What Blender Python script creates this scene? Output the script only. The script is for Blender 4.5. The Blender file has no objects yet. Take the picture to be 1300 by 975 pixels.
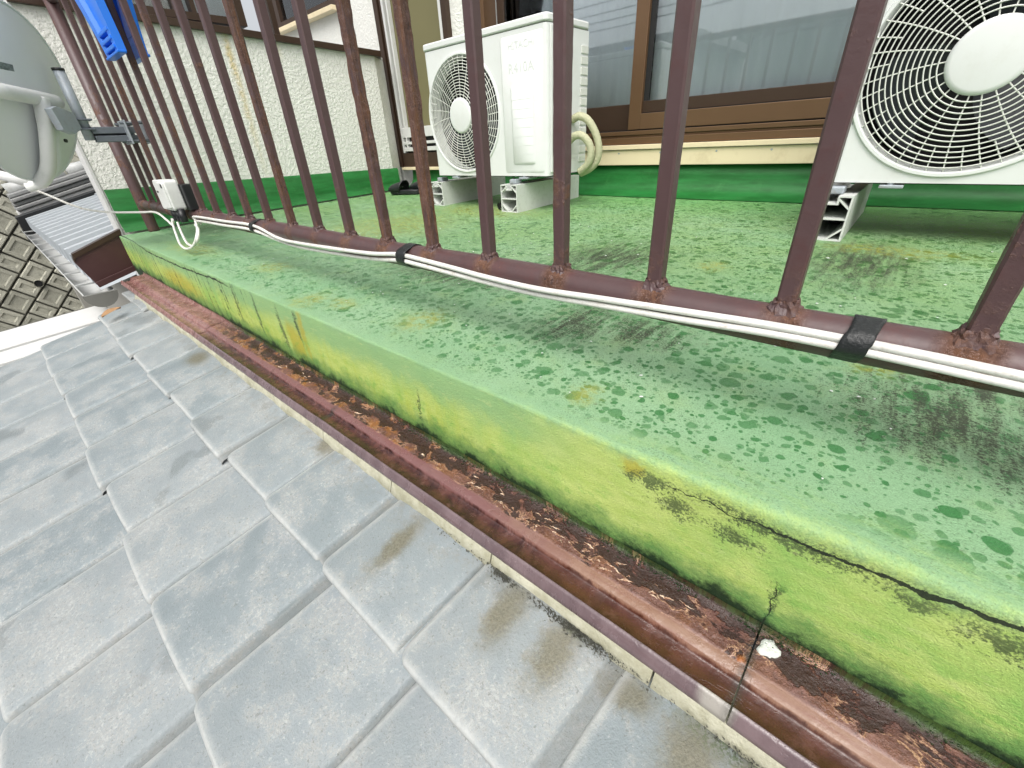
import bpy, bmesh, math, random
from mathutils import Vector, Matrix, noise as mnoise
random.seed(7)
rad = math.radians
S = bpy.context.scene
COL = S.collection

# ------------------------------------------------------------------ camera
W = [[0.755251, 0.293861, -0.585868], [0.653506, -0.406157, 0.638722], [-0.050259, -0.865264, -0.498791]]
cd = bpy.data.cameras.new('camera')
cd.sensor_width = 36.0
cd.lens = 14.892
cd.clip_start = 0.01
cd.clip_end = 500.0
cam = bpy.data.objects.new('camera', cd)
COL.objects.link(cam)
right, down, fwd = [Vector((W[0][i], W[1][i], W[2][i])) for i in range(3)]
right.normalize()
down = (down - right * down.dot(right)).normalized()
fwd = right.cross(down)
m = Matrix((right, -down, -fwd)).transposed().to_4x4()
m.translation = (0, 0, 0.31)
cam.matrix_world = m
S.camera = cam

# ------------------------------------------------------------------ sky, sun, exposure
SUN_EL, SUN_AZ = 55.0, 150.0          # azimuth measured from +Y towards +X
wd = bpy.data.worlds.new('World')
S.world = wd
wd.use_nodes = True
wn = wd.node_tree
bg = wn.nodes['Background']
sky = wn.nodes.new('ShaderNodeTexSky')
sky.sky_type = 'NISHITA'
sky.sun_disc = False
sky.sun_elevation = rad(SUN_EL)
sky.sun_rotation = rad(SUN_AZ)
sky.air_density = 1.0
sky.dust_density = 6.0
sky.ozone_density = 0.6
hs = wn.nodes.new('ShaderNodeHueSaturation')      # thick even overcast: nearly white sky
hs.inputs['Saturation'].default_value = 0.22
wn.links.new(sky.outputs[0], hs.inputs['Color'])
wn.links.new(hs.outputs[0], bg.inputs[0])
bg.inputs[1].default_value = 0.15
sl = bpy.data.lights.new('sun', 'SUN')
sl.energy = 0.8
sl.angle = rad(50)
sl.color = (1.0, 0.96, 0.9)
so = bpy.data.objects.new('sun', sl)
COL.objects.link(so)
a, e = rad(SUN_AZ), rad(SUN_EL)
sdir = Vector((math.sin(a) * math.cos(e), math.cos(a) * math.cos(e), math.sin(e)))
so.rotation_euler = sdir.to_track_quat('Z', 'Y').to_euler()
S.view_settings.view_transform = 'Standard'
S.view_settings.look = 'None'
S.view_settings.exposure = 0.60
S.view_settings.gamma = 1.0
S.view_settings.use_curve_mapping = False
S.cycles.max_bounces = 6
S.cycles.transparent_max_bounces = 12


# ------------------------------------------------------------------ node helper
class N:
    """tiny expression helper over a material's node tree"""
    def __init__(s, name):
        s.mat = bpy.data.materials.new(name)
        s.mat.use_nodes = True
        s.t = s.mat.node_tree
        s.b = s.t.nodes['Principled BSDF']
        s.out = s.t.nodes['Material Output']
        s._pos = s._obj = s._uv = None

    def new(s, k, **kw):
        n = s.t.nodes.new(k)
        for a_, v in kw.items():
            setattr(n, a_, v)
        return n

    def put(s, sock, v):
        if isinstance(v, bpy.types.NodeSocket):
            s.t.links.new(v, sock)
        elif v is not None:
            if hasattr(sock.default_value, '__len__') and not hasattr(v, '__len__'):
                v = (v,) * len(sock.default_value)
            if hasattr(v, '__len__') and len(v) == 3 and len(sock.default_value) == 4:
                v = (*v, 1.0)
            sock.default_value = v

    def m(s, op, a_, b_=None, c_=None, clamp=False):
        n = s.new('ShaderNodeMath', operation=op, use_clamp=clamp)
        for i, v in enumerate((a_, b_, c_)):
            if v is not None:
                s.put(n.inputs[i], v)
        return n.outputs[0]

    def add(s, a_, b_): return s.m('ADD', a_, b_)
    def sub(s, a_, b_): return s.m('SUBTRACT', a_, b_)
    def mul(s, a_, b_): return s.m('MULTIPLY', a_, b_)
    def mx(s, a_, b_): return s.m('MAXIMUM', a_, b_)

    def sm(s, v, lo, hi, o0=0.0, o1=1.0):
        """smooth step of v from lo..hi to o0..o1"""
        n = s.new('ShaderNodeMapRange', interpolation_type='SMOOTHSTEP')
        if lo > hi:
            lo, hi, o0, o1 = hi, lo, o1, o0
        for i, x in enumerate((v, lo, hi, o0, o1)):
            s.put(n.inputs[i], x)
        return n.outputs[0]

    def mix(s, f, a_, b_, mode='MIX'):
        n = s.new('ShaderNodeMix', data_type='RGBA', blend_type=mode)
        s.put(n.inputs[0], f)
        s.put(n.inputs[6], a_)
        s.put(n.inputs[7], b_)
        return n.outputs[2]

    def obj(s):
        if not s._obj:
            s._obj = s.new('ShaderNodeTexCoord').outputs['Object']
        return s._obj

    def pos(s):
        if not s._pos:
            s._pos = s.new('ShaderNodeNewGeometry').outputs['Position']
        return s._pos

    def uv(s):
        if not s._uv:
            s._uv = s.new('ShaderNodeTexCoord').outputs['UV']
        return s._uv

    def sep(s, v):
        n = s.new('ShaderNodeSeparateXYZ')
        s.put(n.inputs[0], v)
        return n.outputs

    def comb(s, x=0.0, y=0.0, z=0.0):
        n = s.new('ShaderNodeCombineXYZ')
        for i, v in enumerate((x, y, z)):
            s.put(n.inputs[i], v)
        return n.outputs[0]

    def vscale(s, v, k, off=(0, 0, 0)):
        n = s.new('ShaderNodeMapping')
        s.put(n.inputs[0], v)
        n.inputs['Scale'].default_value = k if hasattr(k, '__len__') else (k, k, k)
        if isinstance(off, bpy.types.NodeSocket):
            s.put(n.inputs['Location'], off)
        else:
            n.inputs['Location'].default_value = off
        return n.outputs[0]

    def vadd(s, a_, b_):
        n = s.new('ShaderNodeVectorMath', operation='ADD')
        s.put(n.inputs[0], a_)
        s.put(n.inputs[1], b_)
        return n.outputs[0]

    def noise(s, v, sc=5.0, det=4.0, ro=0.6, dist=0.0, col=False):
        n = s.new('ShaderNodeTexNoise')
        s.put(n.inputs['Vector'], v)
        n.inputs['Scale'].default_value = sc
        n.inputs['Detail'].default_value = det
        n.inputs['Roughness'].default_value = ro
        n.inputs['Distortion'].default_value = dist
        return n.outputs[1 if col else 0]

    def vor(s, v, sc, feature='F1'):
        n = s.new('ShaderNodeTexVoronoi', feature=feature)
        s.put(n.inputs['Vector'], v)
        n.inputs['Scale'].default_value = sc
        return n.outputs

    def rnd(s):
        return s.new('ShaderNodeObjectInfo').outputs['Random']

    def attr(s, name):
        n = s.new('ShaderNodeAttribute', attribute_type='OBJECT')
        n.attribute_name = name
        return n.outputs['Fac']

    def blob(s, u, v, u0, v0, a_, b_, k=0.0):
        du = s.sub(s.sub(u, u0), s.mul(s.sub(v, v0), k)) if k else s.sub(u, u0)
        du = s.mul(du, 1.0 / a_)
        dv = s.mul(s.sub(v, v0), 1.0 / b_)
        q = s.add(s.mul(du, du), s.mul(dv, dv))
        return s.m('EXPONENT', s.mul(q, -1.0))

    def blobs(s, u, v, L):
        r = None
        for q in L:
            amp = q[5] if len(q) > 5 else 1.0
            k = q[6] if len(q) > 6 else 0.0
            x = s.blob(u, v, *q[:4], k)
            if amp != 1.0:
                x = s.mul(x, amp)
            r = x if r is None else s.mx(r, x)
        return r

    def curve(s, x, pts):
        """piecewise curve through (x, y) pairs"""
        x0, x1 = pts[0][0], pts[-1][0]
        ys = [p[1] for p in pts]
        y0, y1 = min(ys), max(ys)
        n = s.new('ShaderNodeFloatCurve')
        c = n.mapping.curves[0]
        t = [((p[0] - x0) / (x1 - x0), (p[1] - y0) / (y1 - y0)) for p in pts]
        c.points[0].location = t[0]
        c.points[1].location = t[-1]
        for q in t[1:-1]:
            c.points.new(*q)
        for q in c.points:
            q.handle_type = 'VECTOR'
        n.mapping.update()
        s.put(n.inputs['Value'], s.mul(s.sub(x, x0), 1.0 / (x1 - x0)))
        return s.add(s.mul(n.outputs[0], y1 - y0), y0)

    def bump(s, h, dist=0.002, st=1.0):
        n = s.new('ShaderNodeBump')
        n.inputs['Strength'].default_value = st
        n.inputs['Distance'].default_value = dist
        s.put(n.inputs['Height'], h)
        s.t.links.new(n.outputs[0], s.b.inputs['Normal'])

    def done(s, col, rough=0.6, metal=0.0, spec=None):
        s.put(s.b.inputs['Base Color'], col)
        s.put(s.b.inputs['Roughness'], rough)
        s.put(s.b.inputs['Metallic'], metal)
        if spec is not None:
            s.put(s.b.inputs['Specular IOR Level'], spec)
        return s.mat


def simple(name, col, rough=0.5, metal=0.0, var=0.12, sc=8.0, bump=0.0, bsc=200.0, dirt=None, dirt_amt=0.4):
    n = N(name)
    p = n.obj()
    f = n.noise(p, sc, 5, 0.65)
    c = n.mix(f, tuple(x * (1 - var) for x in col), tuple(min(1, x * (1 + var)) for x in col))
    if dirt:
        g_ = n.sm(n.noise(p, sc * 2.3, 8, 0.75), 0.48, 0.75)
        c = n.mix(n.mul(g_, dirt_amt), c, dirt)
    if bump:
        n.bump(n.noise(p, bsc, 4, 0.6), bump)
    r = n.add(rough - 0.08, n.mul(f, 0.16))
    return n.done(c, r, metal)


M = {}


def mat_floor():
    n = N('green_waterproof_paint')
    uv = n.sep(n.uv())
    u, v = uv[0], uv[1]
    P = n.comb(u, v, 0)
    big = n.noise(P, 3.0, 5, 0.6)
    mid = n.noise(P, 14.0, 6, 0.65)
    fine = n.noise(P, 180.0, 4, 0.7)
    grit = n.noise(P, 520.0, 3, 0.7)
    w2 = n.sub(n.noise(P, 75.0, 4, 0.7), 0.5)
    vn = n.add(v, n.add(n.mul(n.sub(mid, 0.5), 0.05), n.mul(w2, 0.03)))
    un = n.add(u, n.add(n.mul(n.sub(n.noise(P, 11.0, 5, 0.65), 0.5), 0.045), n.mul(w2, 0.03)))
    # --- top paint
    top = n.mix(n.sm(big, 0.3, 0.7), (0.190, 0.365, 0.190), (0.278, 0.440, 0.262))
    top = n.mix(n.sm(mid, 0.45, 0.75, 0, 0.6), top, (0.27, 0.41, 0.18))
    clean = n.mul(n.sm(n.add(v, n.mul(n.sub(mid, 0.5), 0.12)), 0.20, 0.02), n.sm(u, -0.9, -0.2, 0.35, 1.0))
    top = n.mix(n.mul(clean, 0.55), top, (0.26, 0.43, 0.24))
    pep = n.sm(n.add(n.noise(P, 420.0, 3, 0.7), n.mul(n.sub(n.noise(P, 18.0, 5, 0.7), 0.5), 0.35)), 0.56, 0.66)
    top = n.mix(n.mul(pep, 0.55), top, (0.045, 0.105, 0.035))
    top = n.mix(n.mul(n.sm(v, 0.30, 0.85), n.sm(n.noise(P, 4.0, 5, 0.65), 0.25, 0.65, 0.1, 0.6)), top, (0.20, 0.335, 0.10))
    back = n.sm(v, 1.2, 1.8)
    top = n.mix(n.mul(back, 0.6), top, (0.12, 0.36, 0.10))
    # --- dirt streaks running with the fall of the floor
    D = n.blobs(un, v, [
        (-1.16, 0.15, 0.12, 0.19, 2.3, -0.75), (-1.35, 0.34, 0.13, 0.14, 1.9, -0.7), (-0.80, 0.32, 0.12, 0.1, 1.35, -0.4), (0.11, 0.26, 0.12, 0.12, 0.85), (-0.30, 0.30, 0.1, 0.07, 0.6),
        (-0.445, 0.17, 0.046, 0.16, 1.9, -0.05), (-0.41, 0.28, 0.07, 0.12, 1.4),
        (-0.225, 0.32, 0.016, 0.07, 1.3, -0.2), (-0.19, 0.19, 0.028, 0.08, 1.05, -0.2),
        (0.03, 0.31, 0.04, 0.10, 0.95, -0.6), (0.075, 0.22, 0.025, 0.08, 0.8, -0.5),
        (0.185, 0.26, 0.035, 0.14, 1.25), (0.13, 0.36, 0.035, 0.06, 0.9), (0.28, 0.25, 0.08, 0.2, 1.1),
        (-2.6, 0.33, 0.35, 0.12, 2.0, 0.9), (-2.2, 0.22, 0.14, 0.10, 1.7, -0.8), (-1.85, 0.28, 0.15, 0.10, 1.6, -0.8), (-1.6, 0.12, 0.12, 0.07, 1.2, -0.8),
        (-0.9, 0.40, 0.30, 0.12, 0.75), (-0.05, 0.95, 0.12, 0.25, 0.35), (-0.6, 0.70, 0.16, 0.22, 0.3),
        (-1.2, 0.75, 0.14, 0.2, 0.6, -0.7)])
    str_ = n.noise(n.vscale(P, (60, 9, 1)), 1.0, 6, 0.7)
    spk = n.noise(P, 300.0, 3, 0.75)
    dm = n.add(n.mul(D, 0.72), n.add(n.mul(n.sub(str_, 0.5), 2.1), n.add(n.mul(n.sub(spk, 0.5), 2.2), n.mul(w2, 0.9))))
    dm = n.mul(n.mul(n.sm(dm, 0.35, 0.95), n.sm(D, 0.04, 0.40)), 0.86)
    top = n.mix(n.mul(n.mul(n.sm(D, 0.05, 0.9), n.sm(str_, 0.25, 0.6)), 0.55), top, (0.085, 0.12, 0.050))
    # loose specks of dirt everywhere
    sp = n.sm(n.add(n.noise(P, 130.0, 6, 0.8), n.mul(n.sub(n.noise(P, 5.0, 4, 0.6), 0.5), 0.25)), 0.58, 0.70)
    top = n.mix(n.mul(sp, 0.62), top, (0.055, 0.095, 0.035))
    br = n.sm(n.add(n.noise(n.vscale(P, (45, 14, 1)), 1.0, 6, 0.75), n.mul(w2, 0.4)), 0.60, 0.78)
    top = n.mix(n.mul(br, 0.5), top, (0.09, 0.085, 0.03))
    # --- water drops: darker wet paint
    wob = n.noise(P, 55.0, 3, 0.6, col=True)
    Pw = n.vadd(n.vscale(P, (1.0, 1.0, 1)), n.vscale(wob, (0.011, 0.009, 0), (-0.0055, -0.0045, 0)))
    wet = None
    for sc, lo, hi, th in ((26.0, 0.10, 0.42, 0.50), (44.0, 0.10, 0.48, 0.22), (78.0, 0.12, 0.48, 0.15), (140.0, 0.12, 0.46, 0.25)):
        o = n.vor(Pw, sc)
        r_ = n.sep(o['Color'])
        siz = n.mul(n.sm(r_[0], th, 1.0), hi - lo)
        on = n.m('GREATER_THAN', r_[0], th)
        q = n.mul(n.sm(n.sub(o['Distance'], n.add(siz, lo * 0.6)), 0.026, -0.026), on)
        q = n.mul(q, n.add(0.55, n.mul(r_[1], 0.45)))
        wet = q if wet is None else n.mx(wet, q)
    ontop = n.sm(v, 0.012, 0.045)
    wet = n.mul(wet, ontop)
    top = n.mix(n.mul(wet, 0.90), top, n.mix(n.sm(v, 0.25, 0.9), (0.018, 0.155, 0.030), (0.030, 0.130, 0.022)))
    top = n.mix(dm, top, n.mix(fine, (0.016, 0.016, 0.012), (0.050, 0.046, 0.034)))
    # --- yellow rust wash
    Y = n.blobs(un, vn, [
        (-1.03, 0.055, 0.05, 0.05), (-0.93, 0.085, 0.045, 0.03, 0.9), (-1.45, 0.14, 0.08, 0.05, 0.8),
        (-0.262, 0.07, 0.022, 0.028, 1.05), (-0.325, 0.75, 0.035, 0.05, 1.0), (0.03, 0.37, 0.03, 0.035, 0.8),
        (-0.68, 0.12, 0.05, 0.06, 0.45), (-2.1, 0.1, 0.25, 0.06, 0.6), (-1.7, 0.75, 0.3, 0.3, 0.45), (0.0, 1.08, 0.15, 0.06, 0.35),
        (-1.55, 1.2, 0.35, 0.15, 0.6)])
    ym = n.mul(n.mul(n.sm(Y, 0.02, 0.9), n.sm(n.add(n.noise(P, 48.0, 6, 0.75), n.mul(wet, 0.12)), 0.40, 0.66, 0.10, 1.0)), 0.68)
    top = n.mix(ym, top, n.mix(fine, (0.24, 0.25, 0.025), (0.40, 0.41, 0.09)))
    # --- front face
    streakx = n.noise(n.vscale(P, (4, 14, 1)), 5.0, 7, 0.72)
    fall = n.noise(n.vscale(P, (38, 2.2, 1)), 1.0, 5, 0.65)
    lime = n.mix(n.sm(streakx, 0.3, 0.7), (0.41, 0.54, 0.125), (0.54, 0.64, 0.20))
    lime = n.mix(n.sm(n.noise(P, 7.0, 5, 0.6), 0.42, 0.72, 0, 0.75), lime, (0.22, 0.45, 0.10))
    # the left half of the kerb keeps more mint paint at the top
    leftness = n.sm(u, -0.16, -0.40)
    mint = n.mul(n.sm(vn, -0.085, -0.03), leftness)
    face = n.mix(n.mul(mint, 0.85), lime, (0.25, 0.44, 0.20))
    yel = n.mul(n.mul(n.sm(u, -0.25, -0.6), n.sm(n.add(vn, 0.0), -0.03, -0.11)), n.sm(fall, 0.35, 0.65))
    face = n.mix(n.mul(yel, 0.6), face, (0.43, 0.50, 0.06))
    yf = n.blobs(un, v, [(-1.04, -0.09, 0.05, 0.06), (-0.98, -0.06, 0.02, 0.1, 0.8), (-2.0, -0.1, 0.3, 0.06, 0.7), (-0.155, -0.02, 0.02, 0.018, 0.7)])
    face = n.mix(n.mul(n.sm(n.add(yf, n.mul(n.sub(fall, 0.5), 0.6)), 0.3, 0.9), 0.7), face, (0.45, 0.36, 0.03))
    # mildew patches on the face
    Dk = n.blobs(un, vn, [
        (-0.130, -0.028, 0.040, 0.014, 0.95), (-0.10, -0.05, 0.035, 0.018, 0.62), (-0.035, -0.048, 0.04, 0.014, 0.5), (0.0, -0.02, 0.1, 0.012, 0.45),
        (0.011, -0.135, 0.006, 0.055, 1.0), (0.017, -0.095, 0.004, 0.022, 0.7), (0.10, -0.022, 0.03, 0.012, 0.6), (0.16, -0.03, 0.04, 0.02, 0.8),
        (-1.105, -0.085, 0.018, 0.08, 1.0), (-1.0, -0.05, 0.01, 0.06, 0.6),
        (-1.25, -0.06, 0.012, 0.1, 0.7), (-1.4, -0.06, 0.012, 0.1, 0.75), (-0.56, -0.1, 0.006, 0.05, 0.35)])
    far = n.mul(n.mul(n.sm(u, -1.05, -1.5), n.sm(n.add(fall, n.mul(w2, 0.3)), 0.50, 0.62)), 1.1)
    dk = n.sm(n.add(n.mx(Dk, far), n.add(n.mul(n.sub(spk, 0.5), 2.0), n.mul(w2, 1.0))), 0.45, 1.0)
    face = n.mix(n.mul(dk, 0.85), face, (0.045, 0.065, 0.028))
    hair = n.sm(n.add(n.noise(P, 260.0, 5, 0.8), n.mul(n.sub(n.noise(P, 12.0, 5, 0.7), 0.5), 0.4)), 0.60, 0.70)
    face = n.mix(n.mul(hair, 0.3), face, (0.11, 0.20, 0.045))
    gm = n.sm(n.add(n.noise(n.vscale(P, (1, 1.6, 1)), 28.0, 7, 0.75), n.mul(n.sm(u, 0.0, 0.2), 0.06)), 0.52, 0.62)
    face = n.mix(n.mul(n.mul(gm, n.sm(v, -0.05, -0.10)), 0.5), face, (0.16, 0.40, 0.07))
    wr = n.sm(n.noise(n.vscale(P, (30, 110, 1)), 1.0, 6, 0.75), 0.56, 0.66)
    face = n.mix(n.mul(wr, 0.45), face, (0.52, 0.60, 0.25))
    # moss creeping up from the gutter
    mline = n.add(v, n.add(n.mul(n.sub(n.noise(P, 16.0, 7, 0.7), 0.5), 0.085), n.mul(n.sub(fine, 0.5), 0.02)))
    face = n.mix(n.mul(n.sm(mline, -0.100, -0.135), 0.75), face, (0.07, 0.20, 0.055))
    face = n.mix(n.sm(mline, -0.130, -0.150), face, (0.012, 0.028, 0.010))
    # --- rounded arris: pale lime where the top coat has worn off
    ar = n.mul(n.sm(n.m('ABSOLUTE', n.sub(vn, 0.012)), 0.055, 0.010), n.sm(n.add(u, n.mul(n.sub(mid, 0.5), 0.3)), -0.30, -0.05, 0.18, 1.0))
    col = n.mix(n.sm(vn, -0.02, 0.012), face, top)
    arc = n.mix(n.sm(fine, 0.4, 0.6), (0.21, 0.38, 0.10), (0.36, 0.50, 0.16))
    col = n.mix(n.mul(ar, n.add(0.05, n.mul(n.sm(streakx, 0.4, 0.65), 0.40))), col, arc)
    # --- the crack along the arris
    pts = [(-0.114, -0.023), (-0.092, -0.024), (-0.067, -0.020), (-0.046, -0.025), (-0.02, -0.019), (0.003, -0.021),
           (0.038, -0.020), (0.061, -0.016), (0.08, -0.0165), (0.101, -0.0165), (0.114, -0.0125), (0.13, -0.0105), (0.149, -0.0085), (0.30, -0.004)]
    cy = n.add(n.curve(u, pts), n.add(n.mul(n.sub(n.noise(P, 120.0, 4, 0.7), 0.5), 0.008), n.mul(n.sub(n.noise(P, 35.0, 2, 0.5), 0.5), 0.008)))
    dist = n.m('ABSOLUTE', n.sub(v, cy))
    wdt = n.sm(u, -0.118, 0.13, 0.0006, 0.0022)
    crack = n.mul(n.m('LESS_THAN', dist, n.mul(wdt, n.add(0.3, n.mul(mid, 1.2)))), n.sm(u, -0.13, -0.10))
    halo = n.mul(n.mul(n.sm(dist, 0.014, 0.0), n.sm(u, -0.14, -0.05)), n.sm(spk, 0.40, 0.62))
    pl = [(-2.85, 0.012), (-2.59, 0.004), (-2.33, -0.022), (-2.064, -0.025), (-1.764, -0.023), (-1.55, -0.012), (-1.4, -0.02)]
    cl = n.add(n.curve(u, pl), n.mul(n.sub(n.noise(P, 22.0, 4, 0.6), 0.5), 0.02))
    dl = n.m('ABSOLUTE', n.sub(v, cl))
    crl = n.mul(n.mul(n.sm(dl, 0.0038, 0.0015), n.sm(u, -1.38, -1.5)), n.sm(n.noise(P, 30.0, 4, 0.7), 0.30, 0.52))
    crack = n.mx(crack, crl)
    # short upright crack at the sheet joint
    cu = n.add(0.0125, n.mul(n.sub(n.noise(P, 60.0, 3, 0.6), 0.5), 0.012))
    cv = n.mul(n.m('LESS_THAN', n.m('ABSOLUTE', n.sub(u, cu)), 0.0005), n.mul(n.sm(v, -0.082, -0.095), n.sm(v, -0.17, -0.16)))
    crack = n.mx(crack, cv)
    col = n.mix(n.mul(halo, 0.6), col, (0.05, 0.06, 0.03))
    col = n.mix(n.mul(crack, 0.95), col, (0.010, 0.013, 0.009))
    col = n.mix(n.mul(n.sm(grit, 0.3, 0.75), 0.22), col, (0.02, 0.06, 0.02))
    h = n.add(n.mul(fine, 0.8), n.add(n.mul(grit, 0.6), n.add(n.mul(crack, -2.5), n.mul(wet, -0.15))))
    n.bump(n.add(h, n.mul(mid, 1.2)), 0.0016)
    return n.done(col, n.add(n.sm(wet, 0, 1, 0.62, 0.28), n.mul(dm, 0.15)), 0.0, 0.35)


def mat_flashing():
    """UV: u along the gutter, v = y across it"""
    n = N('rusting_maroon_sheet')
    uv = n.sep(n.uv())
    u, v = uv[0], uv[1]
    P = n.comb(u, v, 0)
    big = n.noise(P, 9.0, 6, 0.65)
    mid = n.noise(P, 34.0, 7, 0.7, 0.4)
    fine = n.noise(P, 220.0, 4, 0.7)
    str_ = n.noise(n.vscale(P, (3, 55, 1)), 2.0, 5, 0.65)
    # painted maroon
    base = n.mix(n.sm(mid, 0.3, 0.7), (0.080, 0.029, 0.022), (0.185, 0.088, 0.066))
    base = n.mix(n.sm(fine, 0.45, 0.75, 0, 0.4), base, (0.27, 0.13, 0.11))
    # faded far end
    faded = n.sm(n.add(u, n.mul(n.sub(big, 0.5), 0.5)), -1.35, -1.75)
    # bed: scabs of dark rust with orange between
    bed = n.sm(v, 0.312, 0.318)
    scab = n.sm(n.add(n.add(n.mul(n.noise(n.vscale(P, (1, 1.7, 1)), 20.0, 6, 0.68, 0.5), 0.7), n.mul(mid, 0.3)), n.mul(n.sm(v, 0.318, 0.345), 0.09)), 0.535, 0.580)
    org = n.mul(n.sm(n.noise(P, 26.0, 6, 0.7), 0.46, 0.60), n.mx(n.sm(u, -0.38, -0.55), 0.25))
    oc = n.mix(fine, (0.16, 0.052, 0.012), (0.34, 0.14, 0.030))
    b = n.mix(n.mul(org, 0.9), base, oc)
    spq = n.sm(n.noise(P, 260.0, 4, 0.8), 0.56, 0.66)
    b = n.mix(n.mul(spq, 0.6), b, (0.035, 0.014, 0.011))
    b = n.mix(n.mul(n.sm(n.noise(P, 190.0, 5, 0.8), 0.60, 0.68), 0.5), b, (0.36, 0.22, 0.17))
    b = n.mix(n.mul(scab, 0.92), b, n.mix(fine, (0.014, 0.007, 0.006), (0.045, 0.020, 0.015)))
    flake = n.mul(n.sm(n.m('ABSOLUTE', n.sub(n.add(n.noise(P, 27.0, 6, 0.65, 0.6), n.mul(n.sub(fine, 0.5), 0.05)), 0.53)), 0.010, 0.003),
                  n.sm(n.noise(n.vscale(P, 1.0, (3, 1, 0)), 15.0, 2, 0.5), 0.50, 0.60))
    sn = n.add(n.add(n.mul(n.noise(n.vscale(P, (1, 1.7, 1)), 20.0, 6, 0.68, 0.5), 0.7), n.mul(mid, 0.3)), n.mul(n.sm(v, 0.318, 0.345), 0.09))
    rim = n.mul(n.sm(n.m('ABSOLUTE', n.sub(sn, 0.530)), 0.012, 0.003), n.sm(n.noise(P, 24.0, 3, 0.6), 0.44, 0.54))
    b = n.mix(n.mul(rim, 0.8), b, n.mix(fine, (0.30, 0.13, 0.05), (0.62, 0.42, 0.27)))
    rspot = n.blobs(u, v, [(0.007, 0.315, 0.006, 0.008, 1.3)])
    b = n.mix(n.sm(n.add(rspot, n.mul(n.sub(mid, 0.5), 1.2)), 0.35, 0.9), b, n.mix(fine, (0.30, 0.07, 0.012), (0.48, 0.17, 0.03)))
    green = n.sm(n.add(v, n.add(n.mul(n.sub(big, 0.5), 0.022), n.mul(n.sub(fine, 0.5), 0.008))), 0.355, 0.362)
    b = n.mix(n.mul(green, 0.85), b, n.mix(fine, (0.012, 0.026, 0.008), (0.055, 0.125, 0.020)))
    # ridge strip: pink to orange
    rg = n.mix(n.sm(n.add(u, n.mul(n.sub(big, 0.5), 0.4)), -0.42, -0.10), (0.165, 0.078, 0.074), (0.225, 0.125, 0.082))
    rg = n.mix(n.sm(str_, 0.45, 0.7, 0, 0.5), rg, (0.16, 0.055, 0.045))
    # groove: wet dark red-brown
    gr = n.mix(n.sm(mid, 0.35, 0.65), (0.032, 0.011, 0.010), (0.095, 0.036, 0.027))
    gr = n.mix(n.mul(n.sm(n.noise(P, 45.0, 4, 0.6), 0.55, 0.68), 0.7), gr, (0.14, 0.065, 0.056))
    gr = n.mix(n.mul(n.sm(u, -0.30, -0.18), 0.5), gr, (0.075, 0.022, 0.009))
    # lip: chalky mauve
    lp = n.mix(n.sm(n.noise(P, 22.0, 5, 0.6), 0.3, 0.7), (0.108, 0.074, 0.080), (0.170, 0.122, 0.128))
    lp = n.mix(n.sm(str_, 0.55, 0.7, 0, 0.6), lp, (0.10, 0.056, 0.058))
    pale = n.blobs(u, v, [(0.0, 0.27, 0.022, 0.03, 1.1), (0.045, 0.25, 0.02, 0.01, 0.5)])
    lp = n.mix(n.sm(n.add(pale, n.mul(n.sub(mid, 0.5), 0.6)), 0.35, 0.75), lp, (0.30, 0.28, 0.25))
    vv = n.add(v, n.mul(n.sub(mid, 0.5), 0.0035))
    col = n.mix(n.sm(vv, 0.2700, 0.2712), lp, gr)
    col = n.mix(n.sm(vv, 0.3005, 0.3015), col, rg)
    col = n.mix(n.sm(n.add(v, n.mul(n.sub(mid, 0.5), 0.010)), 0.3125, 0.3155), col, b)
    pk = n.mix(n.sm(mid, 0.35, 0.65), (0.20, 0.085, 0.075), (0.34, 0.19, 0.165))
    col = n.mix(n.mul(faded, 0.85), col, pk)
    # dark grime at the sheet joints
    jt = n.mul(n.blobs(u, v, [(0.012, 0.32, 0.006, 0.08, 1.0), (-0.80, 0.29, 0.008, 0.03, 0.6)]), n.sm(fine, 0.2, 0.6))
    col = n.mix(n.mul(jt, 0.8), col, (0.03, 0.03, 0.025))
    bd_ = n.add(0.22, n.mul(bed, 0.78))
    n.bump(n.mul(n.add(n.add(n.mul(mid, 1.0), n.mul(scab, -0.35)), n.mul(fine, 0.45)), bd_), 0.0042)
    rgh = n.sub(n.sm(n.noise(P, 18.0, 5, 0.7), 0.40, 0.60, 0.14, 0.52), n.mul(n.sm(v, 0.31, 0.29), n.mul(n.sm(v, 0.255, 0.27), 0.12)))
    return n.done(col, rgh, 0.0, 0.6)


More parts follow.
